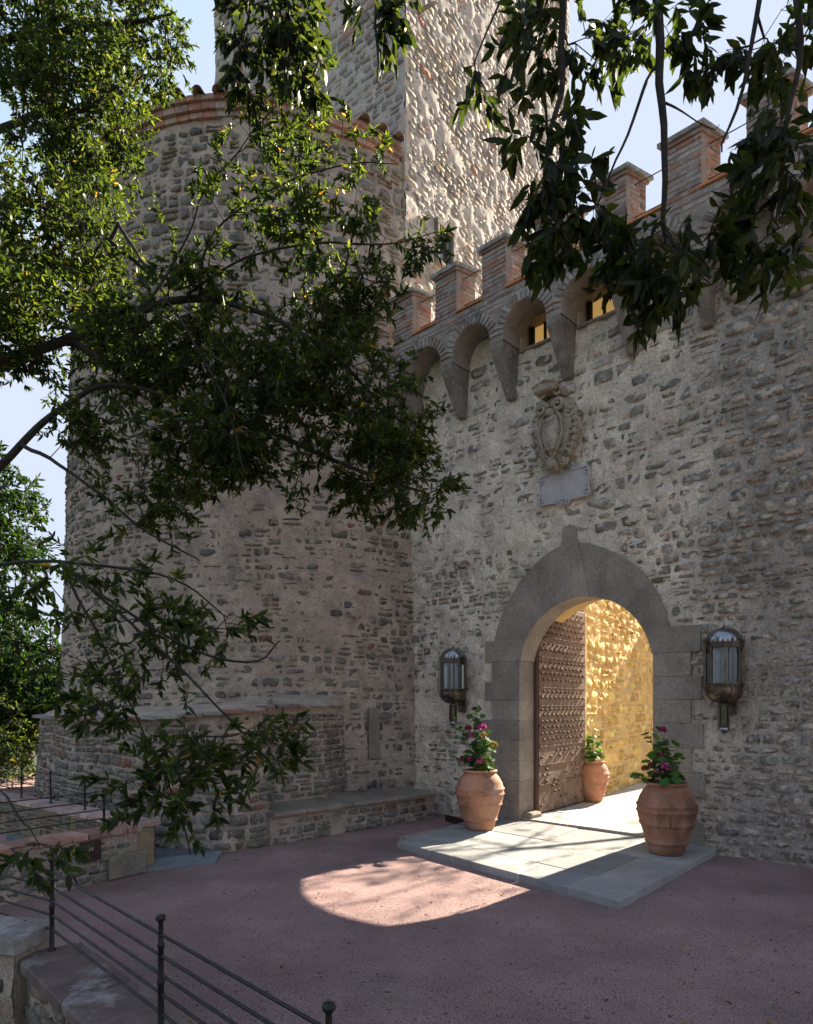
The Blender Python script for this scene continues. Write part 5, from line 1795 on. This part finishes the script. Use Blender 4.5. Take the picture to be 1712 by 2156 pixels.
# second small oval shield high on the right, half behind the leaves
sh = thing('carved_shield', 'small pale carved shield high on the wall behind the hanging leaves', 'coat of arms', WF(1.86, 0, 6.2))
def hmap(a, b, d): return WF(1.80 + a, d, 6.22 + b)
V, F = prism_vf([(-.20, .22), (-.17, -.10), (0, -.24), (.17, -.10), (.20, .22)], lambda a, b, d: hmap(a, b, d), .07, 0, .02)
add('shield_plate', V, F, M['marble'], sh)
V, F = tube_vf([hmap(a, b, .075) for a, b in ((-.16, .19), (-.135, -.08), (0, -.19), (.135, -.08), (.16, .19), (-.16, .19))], .012, 6, False)
add('shield_rim', V, F, M['marble'], sh)


# ================================================================== TREES
def resample(pts, step=.12):
    out = [pts[0]]
    for a, b in zip(pts[:-1], pts[1:]):
        n = max(1, int(np.linalg.norm(b - a) / step))
        for i in range(1, n + 1):
            out.append(a + (b - a) * i / n)
    return out

def smooth_path(pts, it=2):
    pts = [np.asarray(p, float) for p in pts]
    for _ in range(it):
        q = [pts[0]]
        for a, b in zip(pts[:-1], pts[1:]):
            q += [a * .75 + b * .25, a * .25 + b * .75]
        q.append(pts[-1])
        pts = q
    return pts

class Tree:
    def __init__(s, name, label, cat, base, seed, group=None):
        s.t = thing(name, label, cat, base, group)
        s.r = np.random.default_rng(seed)
        s.P = np.array([base], float); s.par = [-1]; s.w = [0.0]; s.minr = [0.0]
        s.targets = []
    def limb(s, pts, r0=.02, r1=.006, wob=.02):
        """thick scaffold limb, joined to the nearest existing node"""
        pts = smooth_path(pts)
        pts = resample([np.asarray(p) for p in pts], .12)
        d = np.linalg.norm(s.P - pts[0], axis=1)
        par = int(d.argmin())
        if d[par] < .08: pts = pts[1:]
        n = len(pts)
        base = len(s.P)
        A = np.array(pts)
        A[:-1] += wob * np.stack([vnoise(A[:-1] * 4, 5), vnoise(A[:-1] * 4, 6), vnoise(A[:-1] * 4, 7)], 1)
        s.P = np.concatenate([s.P, A])
        for i in range(n):
            s.par.append(par if i == 0 else base + i - 1)
            s.minr.append(r0 + (r1 - r0) * i / max(1, n - 1))
    def blob(s, c, rad, count):
        c = np.asarray(c, float)
        q = s.r.normal(0, 1, (count * 3, 3))
        q /= np.linalg.norm(q, axis=1)[:, None]
        q *= s.r.random((len(q), 1)) ** (1 / 2.4)
        p = c + q * np.asarray(rad, float)
        dens = fbm(p * 1.9, s.r.integers(1000), 2)
        p = p[dens > -.12][:count]
        s.targets.append(p)
    def grow(s, step=.13, sag=.0):
        T = np.concatenate(s.targets)
        # nearest targets first
        d0 = np.array([np.min(np.linalg.norm(s.P - t, axis=1)) for t in T])
        T = T[np.argsort(d0)]
        ends = []
        Pn = [p for p in s.P]
        buf = np.zeros((len(Pn) + len(T) * 14, 3)); buf[:len(Pn)] = s.P; n = len(Pn)
        for t in T:
            dd = np.linalg.norm(buf[:n] - t, axis=1)
            k = int(dd.argmin()); D = dd[k]
            m = max(1, min(12, int(D / step)))
            a = buf[k].copy()
            off = s.r.normal(0, .10, 3) * D
            prev = k
            for i in range(1, m + 1):
                f = i / m
                p = a + (t - a) * f + off * sin(pi * f) - Z * sag * sin(pi * f) * D
                buf[n] = p
                s.par.append(prev); s.minr.append(0.0)
                prev = n; n += 1
                if n >= len(buf) - 2: break
            ends.append(prev)
            if n >= len(buf) - 20: break
        s.P = buf[:n].copy()
        s.ends = ends
    def build(s, leafL, perend, leafW=.42, rend=.0022, power=.5, mat='leaf', tints=None, droop=.3, spread=.11, twig=.20, single=300, bark='bark', lenvar=(.5, 1.3), view=True, leaf_up=.5):
        n = len(s.P)
        cnt = np.zeros(n)
        for e in s.ends: cnt[e] += 1
        par = np.array(s.par)
        for i in range(n - 1, 0, -1):
            cnt[par[i]] += cnt[i]
        rad = np.maximum(rend * np.maximum(cnt, 1) ** power, np.array(s.minr))
        rad = np.minimum(rad, .25)
        idx = np.arange(1, n)
        A = s.P[par[idx]]; B = s.P[idx]
        ra = np.minimum(rad[par[idx]], rad[idx] * 1.35); rb = rad[idx]
        # twigs
        e = np.array(s.ends)
        ne = len(e)
        dirn = s.P[e] - s.P[par[e]]
        dirn /= np.linalg.norm(dirn, axis=1)[:, None] + 1e-9
        k = 2
        TA = np.repeat(s.P[e], k, 0)
        dv = np.repeat(dirn, k, 0) + s.r.normal(0, .75, (ne * k, 3)); dv[:, 2] -= droop
        dv /= np.linalg.norm(dv, axis=1)[:, None]
        TL = twig * s.r.uniform(.5, 1.2, ne * k)
        TB = TA + dv * TL[:, None]
        A = np.concatenate([A, TA]); B = np.concatenate([B, TB])
        ra = np.concatenate([ra, np.full(len(TA), rend)]); rb = np.concatenate([rb, np.full(len(TA), rend * .5)])
        big = np.concatenate([rad[idx] > .012, np.zeros(len(TA), bool)])
        def tubes(mask, sides):
            a, b, r1, r2 = A[mask], B[mask], ra[mask], rb[mask]
            if not len(a): return None
            d = b - a; L = np.linalg.norm(d, axis=1)[:, None] + 1e-9; d = d / L
            up = np.where(np.abs(d[:, 2:3]) > .9, [[1., 0, 0]], [[0, 0, 1.]])
            x = np.cross(d, up); x /= np.linalg.norm(x, axis=1)[:, None]; y = np.cross(d, x)
            t = np.linspace(0, 2 * pi, sides, endpoint=False)
            ring = x[:, None] * np.cos(t)[None, :, None] + y[:, None] * np.sin(t)[None, :, None]
            V = np.concatenate([(a - d * L * .03)[:, None] + ring * r1[:, None, None], (b + d * L * .03)[:, None] + ring * r2[:, None, None]], 1)
            q = np.arange(sides); q2 = (q + 1) % sides
            F = np.stack([q, q2, q2 + sides, q + sides], 1)[None] + 2 * sides * np.arange(len(a))[:, None, None]
            return V.reshape(-1, 3), F.reshape(-1, 4)
        g = tubes(big, 8)
        if g is not None:
            add('trunk', g[0], g[1], M[bark], s.t, smooth=True)
        g = tubes(~big, 4)
        add('twigs', g[0], g[1], M[bark], s.t, kind='stuff', smooth=True)
        # leaves: along twigs, denser near the tip
        m = perend
        NT = ne * k
        f = s.r.random((NT, m)) ** .6 * 1.02
        P = TA[:, None] + (TB - TA)[:, None] * f[..., None]
        D = dv[:, None] * .75 + s.r.normal(0, .62, (NT, m, 3)); D[..., 2] -= droop * 1.0
        Nn = s.r.normal(0, .55, (NT, m, 3)); Nn[..., 2] += leaf_up
        L = leafL * s.r.uniform(*lenvar, (NT, m))
        P = P.reshape(-1, 3); D = D.reshape(-1, 3); Nn = Nn.reshape(-1, 3); L = L.ravel()
        pal = tints or [(4, (.015, .026, .011)), (3, (.021, .036, .013)), (2, (.028, .045, .014)), (1, (.042, .055, .016)), (.10, (.16, .10, .025))]
        w = np.array([p[0] for p in pal], float); w /= w.sum()
        ci = s.r.choice(len(pal), len(P), p=w)
        C_ = np.array([p[1] for p in pal])[ci] * s.r.uniform(.75, 1.25, (len(P), 1))
        V, F = leaf_arrays(P, D, Nn, L, L * leafW)
        V = V.reshape(-1, 8, 3); F0 = LT
        # nearest leaves in view become single parts
        if single:
            rel = P - np.array([0, 0, EYE])
            u = rel[:, 0] / np.maximum(rel[:, 1], .01) * FPX + 856; v_ = 1484 - rel[:, 2] / np.maximum(rel[:, 1], .01) * FPX
            sc = np.where((rel[:, 1] > .3) & (u > 5) & (u < 1707) & (v_ > 5) & (v_ < 2150), L / np.maximum(rel[:, 1], .01), 0)
            order = np.argsort(-sc)
            sel = order[:single]; rest = order[single:]
            for i_ in sel:
                add('leaf', V[i_], F0, M[mat], s.t, tint=C_[i_], origin=P[i_], smooth=True)
        else:
            rest = np.arange(len(P))
        Vr = V[rest].reshape(-1, 3)
        Fr = (F0[None] + 8 * np.arange(len(rest))[:, None, None]).reshape(-1, 3)
        add('leaves', Vr, Fr, M[mat], s.t, tint=np.repeat(C_[rest], 8, 0), kind='stuff', smooth=True)
        print(s.t.name, 'nodes', n, 'leaves', len(P))

GROUND = -1.75
# ---- the great evergreen oak on the left
oak = Tree('evergreen_oak', 'large dark evergreen oak spreading its branches over the left half of the court', 'tree', (-5.2, 5.4, GROUND), 101)
oak.limb([(-5.2, 5.4, GROUND), (-5.15, 5.45, 0), (-4.9, 5.5, 2.0), (-4.6, 5.6, 3.9)], .22, .16)
oak.limb([(-4.6, 5.6, 3.9), (-4.6, 6.2, 5.6), (-4.4, 6.6, 7.5), (-3.9, 6.7, 9.5)], .15, .06)
oak.limb([(-4.6, 5.6, 3.9), at(0, 757, 5.5), at(150, 715, 5.4), at(300, 645, 5.2), at(430, 622, 5.0), at(560, 660, 4.9), at(700, 740, 4.8), at(850, 890, 4.8)], .055, .005)
oak.limb([at(300, 645, 5.2), at(345, 590, 5.2), at(405, 480, 5.2), at(430, 400, 5.2), at(540, 270, 5.3), at(650, 150, 5.4)], .016, .004)
oak.limb([at(420, 622, 5.0), at(415, 560, 5.0), at(455, 470, 5.0), at(560, 400, 5.0), at(760, 330, 5.0), at(835, 345, 5.0)], .014, .003)
oak.limb([at(390, 620, 5.0), at(500, 545, 4.9), at(640, 505, 4.8), at(800, 520, 4.7), at(930, 492, 4.6)], .013, .003)
oak.limb([at(150, 715, 5.4), at(260, 790, 5.3), at(420, 860, 5.1), at(620, 930, 4.9), at(800, 1010, 4.7), at(900, 1040, 4.6)], .035, .005)
oak.limb([(-4.4, 6.4, 6.2), at(0, 420, 6.4), at(120, 440, 6.2), at(250, 520, 6.0), at(340, 600, 5.8)], .05, .008)
oak.limb([(-4.4, 6.4, 6.5), at(0, 250, 6.6), at(200, 230, 6.3), at(300, 160, 6.2)], .05, .008)
oak.limb([(-4.3, 6.6, 7.8), at(0, 80, 6.8), at(200, 60, 6.5), at(370, 30, 6.3)], .05, .008)
oak.limb([(-4.9, 5.5, 2.4), at(-120, 1090, 5.0), at(0, 982, 4.9), at(60, 915, 4.9), at(150, 845, 4.9), at(215, 800, 4.9), at(330, 820, 4.9), at(470, 900, 4.8)], .042, .008)
oak.limb([at(40, 935, 4.9), at(110, 965, 4.7), at(200, 1030, 4.5), at(300, 1120, 4.4), at(420, 1180, 4.3)], .016, .004)
oak.limb([at(250, 470, 6.0), at(330, 600, 5.0), at(400, 700, 4.7), at(480, 860, 4.5), at(520, 1000, 4.3)], .016, .004)
# lower sprays
oak.limb([(-5.1, 5.45, .6), at(-260, 1240, 4.6), at(0, 1185, 3.9), at(130, 1182, 3.6), at(260, 1190, 3.5), at(380, 1215, 3.4), at(480, 1300, 3.3)], .022, .003)
oak.limb([at(130, 1182, 3.6), at(175, 1260, 3.5), at(235, 1400, 3.4), at(300, 1540, 3.3), at(370, 1680, 3.2), at(400, 1800, 3.1)], .011, .003)
oak.limb([at(160, 1200, 3.6), at(300, 1330, 3.4), at(420, 1450, 3.2), at(520, 1560, 3.1), at(600, 1640, 3.05)], .009, .003)
oak.limb([at(130, 1182, 3.6), at(230, 1260, 3.4), at(400, 1370, 3.3), at(540, 1400, 3.2), at(590, 1350, 3.2)], .010, .003)
oak.limb([(-5.1, 5.45, .3), at(-150, 1560, 3.2), at(0, 1650, 2.7), at(60, 1740, 2.45)], .018, .004)
def eb(tr, px, py, Y, rx, ry, rY, cnt):
    if tr is oak and py > 1100: cnt = max(3, int(cnt * .55))
    if tr.t.name == 'evergreen_oak' and px > 300 and 560 < py < 1100: cnt = int(cnt * .85)
    if tr.t.name == 'overhanging_tree' and Y < 3.7: cnt = int(cnt * .85)
    tr.blob(at(px, py, Y), (rx / FPX * Y, rY, ry / FPX * Y), cnt)
eb(oak, 120, 90, 6.7, 190, 130, .9, 330)
eb(oak, 290, 60, 6.5, 90, 80, .6, 90)
eb(oak, 120, 300, 6.4, 150, 150, .8, 260)
eb(oak, 250, 200, 6.3, 70, 90, .5, 60)
eb(oak, 110, 520, 6.0, 190, 150, .8, 320)
eb(oak, 120, 690, 5.6, 170, 110, .7, 240)
eb(oak, 330, 480, 5.3, 90, 130, .5, 18)
eb(oak, 600, 250, 5.2, 110, 80, .35, 24)
eb(oak, 640, 170, 5.3, 60, 60, .3, 12)
eb(oak, 500, 420, 5.1, 110, 130, .4, 22)
eb(oak, 700, 330, 5.0, 130, 80, .35, 26)
eb(oak, 690, 480, 4.9, 150, 80, .4, 42)
eb(oak, 900, 500, 4.6, 60, 30, .2, 8)
eb(oak, 600, 640, 4.9, 230, 90, .5, 190)
eb(oak, 420, 610, 5.0, 120, 60, .3, 50)
eb(oak, 350, 750, 5.1, 170, 100, .6, 190)
eb(oak, 620, 800, 4.8, 230, 110, .5, 230)
eb(oak, 400, 930, 4.7, 170, 80, .5, 150)
eb(oak, 770, 960, 4.7, 120, 90, .4, 110)
eb(oak, 850, 860, 4.7, 45, 110, .25, 30)
eb(oak, 320, 1060, 4.5, 90, 70, .3, 34)
eb(oak, 580, 1000, 4.6, 60, 50, .3, 22)
eb(oak, 880, 1040, 4.6, 60, 45, .25, 28)
eb(oak, 180, 900, 4.9, 60, 70, .3, 30)
eb(oak, 240, 1200, 3.6, 110, 40, .3, 16)
eb(oak, 330, 1320, 3.4, 170, 80, .35, 44)
eb(oak, 500, 1330, 3.3, 80, 60, .2, 12)
eb(oak, 330, 1480, 3.3, 150, 90, .35, 48)
eb(oak, 480, 1560, 3.1, 130, 80, .3, 36)
eb(oak, 350, 1640, 3.1, 130, 70, .3, 34)
eb(oak, 390, 1790, 3.0, 50, 45, .2, 9)
eb(oak, 430, 1700, 3.0, 60, 50, .2, 9)
eb(oak, 60, 1790, 2.4, 40, 40, .15, 6)
eb(oak, 110, 1450, 3.9, 80, 90, .3, 18)
eb(oak, 100, 1270, 3.9, 70, 60, .3, 14)
# the side of the crown beyond the frame
oak.blob((-6.2, 6.2, 7.0), (1.6, 1.6, 2.4), 150)
oak.blob((-5.5, 4.2, 4.5), (1.4, 1.2, 1.8), 100)
oak.grow(.13)
oak.build(.061, 18, leafW=.46, rend=.0017, power=.38, droop=.18, twig=.19)

# ---- the large leaved tree hanging in from the top right
hang = Tree('overhanging_tree', 'large leaved tree behind the viewer with dark branches hanging down at the top right', 'tree', (4.6, -1.6, GROUND), 103)
hang.limb([(4.6, -1.6, GROUND), (4.5, -1.5, 1.0), (4.2, -1.0, 4.0), (3.6, .2, 6.3)], .20, .12)
hang.limb([(3.6, .2, 6.3), (2.6, 2.0, 6.9), at(1385, -260, 3.5), at(1388, 20, 3.4), at(1393, 200, 3.35), at(1398, 400, 3.3), at(1410, 520, 3.3)], .07, .007)
hang.limb([(2.6, 2.0, 6.9), (1.2, 3.0, 6.8), at(1180, -220, 3.5), at(1190, 40, 3.4), at(1180, 190, 3.4), at(1150, 330, 3.3), at(1140, 470, 3.3)], .04, .005)
hang.limb([(3.0, 1.4, 6.7), at(1640, -230, 3.2), at(1600, 20, 3.2), at(1575, 160, 3.2), at(1520, 320, 3.2)], .03, .004)
hang.limb([at(1640, -230, 3.2), at(1690, 20, 3.0), at(1665, 200, 3.0), at(1650, 330, 3.0), at(1640, 480, 3.0)], .02, .004)
hang.limb([at(1390, 130, 3.4), at(1350, 200, 3.3), at(1300, 330, 3.3), at(1260, 440, 3.3)], .010, .003)
hang.limb([at(1395, 220, 3.35), at(1440, 240, 3.3), at(1515, 262, 3.3)], .007, .002)
hang.limb([at(1400, 470, 3.3), at(1440, 540, 3.2), at(1500, 600, 3.2)], .008, .003)
hang.limb([(1.2, 3.0, 6.8), (-.2, 3.6, 6.9), at(800, -150, 4.4), at(790, 40, 4.3), at(800, 180, 4.2)], .04, .004)
hang.limb([(-.2, 3.6, 6.9), at(560, -150, 4.9), at(540, 0, 4.8), at(500, 120, 4.7)], .03, .004)
hang.limb([at(1180, -220, 3.5), at(1040, 20, 3.6), at(1000, 130, 3.6)], .010, .003)
eb(hang, 1120, 40, 3.5, 80, 60, .2, 14)
eb(hang, 1000, 160, 3.6, 30, 24, .1, 5)
eb(hang, 1110, 120, 3.4, 60, 50, .2, 8)
eb(hang, 1260, 80, 3.4, 110, 50, .25, 18)
eb(hang, 1450, 95, 3.4, 60, 40, .2, 10)
eb(hang, 1370, 30, 3.4, 80, 50, .2, 14)
eb(hang, 1620, 60, 3.2, 90, 60, .25, 20)
eb(hang, 1690, 30, 3.0, 50, 60, .2, 10)
eb(hang, 1160, 330, 3.3, 70, 90, .2, 22)
eb(hang, 1180, 450, 3.3, 80, 90, .25, 34)
eb(hang, 1350, 460, 3.3, 110, 80, .25, 36)
eb(hang, 1420, 560, 3.2, 110, 75, .25, 40)
eb(hang, 1520, 500, 3.2, 70, 60, .2, 16)
eb(hang, 1640, 380, 3.0, 60, 110, .2, 26)
eb(hang, 1650, 500, 3.0, 60, 60, .2, 12)
eb(hang, 1640, 240, 3.0, 40, 50, .15, 8)
eb(hang, 570, 50, 4.8, 120, 60, .3, 60)
eb(hang, 500, 130, 4.8, 40, 80, .2, 18)
eb(hang, 640, 100, 4.7, 60, 70, .3, 20)
eb(hang, 800, 30, 4.3, 60, 50, .2, 14)
eb(hang, 800, 170, 4.2, 40, 60, .2, 14)
hang.blob((3.4, .2, 6.8), (1.8, 1.6, .9), 160)
hang.blob((1.2, 1.6, 7.2), (1.6, 1.0, .5), 80)
hang.grow(.12, .06)
hang.build(.102, 6, leafW=.54, rend=.0018, power=.40, droop=.75, twig=.14, tints=[(4, (.011, .019, .009)), (3, (.015, .024, .010)), (1, (.024, .032, .012))], leaf_up=.2)

# ---- green trees beyond the bastion on the left
def crown_tree(name, label, base, hgt, crown, seed, leafL, tints=None, group=None, count=500, per=9, single=0):
    t = Tree(name, label, 'tree', base, seed, group)
    b = np.array(base, float)
    c = np.array(crown[0][0], float)
    t.limb([b, b + Z * hgt * .4 + np.array([.2, .1, 0]), np.array([b[0], b[1], 0]) * .5 + np.array([c[0], c[1], 0]) * .5 + Z * (b[2] + hgt * .7), c], .20, .05)
    for cc, rad, cnt in crown:
        t.limb([c, (c + np.array(cc)) / 2 + Z * .2, np.array(cc)], .06, .02)
        t.blob(cc, rad, cnt)
    t.grow(.35)
    t.build(leafL, per, leafW=.55, rend=.004, power=.45, droop=.2, twig=.35, tints=tints, single=single, mat='leaf_far')
    return t
GR = [(4, (.012, .032, .010)), (3, (.017, .040, .011)), (2, (.009, .024, .008)), (1, (.026, .046, .012))]
crown_tree('green_tree', 'bright green leafy tree standing behind the low bastion wall at the left edge', (-11.2, 16.5, GROUND), 7,
           [((-10.6, 16, 5.6), (2.1, 1.7, 2.3), 800), ((-9.6, 15.6, 2.2), (1.9, 1.5, 2.0), 650), ((-12.5, 16, 3.5), (2.0, 1.7, 2.4), 260), ((-8.3, 15.5, 1.6), (1.1, 1.2, 1.5), 260), ((-10.8, 15, .2), (2.2, 1.4, 1.2), 160)], 111, .15, GR, 'trees beyond the walls')
crown_tree('green_tree', 'darker rounded tree further left behind the bright green one', (-17, 21, GROUND), 8,
           [((-16, 21, 4.0), (3.4, 3, 3.2), 420), ((-13, 22, 1.5), (2.6, 2, 2.4), 200)], 112, .22, GR, 'trees beyond the walls')
sh_ = Tree('shrub_bank', 'dark evergreen shrubs filling the gap between far parapet and bastion wall', 'shrubs', (-9.5, 12.5, GROUND), 131)
sh_.limb([(-9.5, 12.5, GROUND), (-9.4, 12.4, .4)], .06, .03)
for c_, rd_, n__ in (((-8.6, 12.6, .6), (1.0, 1.2, 1.5), 170), ((-10.6, 13.5, .8), (1.6, 1.6, 1.8), 200), ((-8.0, 14.2, .8), (.8, .8, 1.6), 100), ((-12.6, 15, .3), (2, 1.5, 1.6), 140)):
    sh_.limb([(-9.4, 12.4, .4), c_], .03, .01)
    sh_.blob(c_, rd_, n__)
sh_.grow(.3)
sh_.build(.10, 10, leafW=.5, rend=.003, power=.4, droop=.1, twig=.3, single=0)
# trees in the yard that throw the dappled shade through the gate
SD = np.array([sin(SUN_AZ) * cos(SUN_EL), cos(SUN_AZ) * cos(SUN_EL), sin(SUN_EL)])
yc = WF(-.1, 0, 1.0) + SD * 9.5
yt = Tree('yard_tree', 'thinly leaved tree in the yard behind the gate wall', 'tree', (yc[0] + 2.6, yc[1] - .5, 0), 121, 'trees beyond the walls')
b = np.array([yc[0] + 2.6, yc[1] - .5, 0])
yt.limb([b, b + Z * 2.5, b * 1.0 + Z * 4.6 + np.array([-1.0, .2, 0]), yc + Z * .2], .14, .04)
for dx, dz in ((-1.1, .9), (.2, 1.4), (-.4, -.9), (.8, -.3), (-1.2, -.1)):
    yt.limb([yc, yc + np.array([dx * .6, -dx * .55, dz * .9])], .025, .008)
yt.blob(yc + Z * .2, (1.5, 1.4, 1.5), 62)
yt.blob(yc + np.array([-.5, .5, .9]), (.9, .9, .5), 34)
yt.blob(yc + np.array([1.9, -1.2, .6]), (1.3, 1.3, 1.5), 150)
yt.grow(.3)
yt.build(.085, 8, leafW=.5, rend=.003, power=.45, droop=.2, twig=.3, single=0, tints=GR)
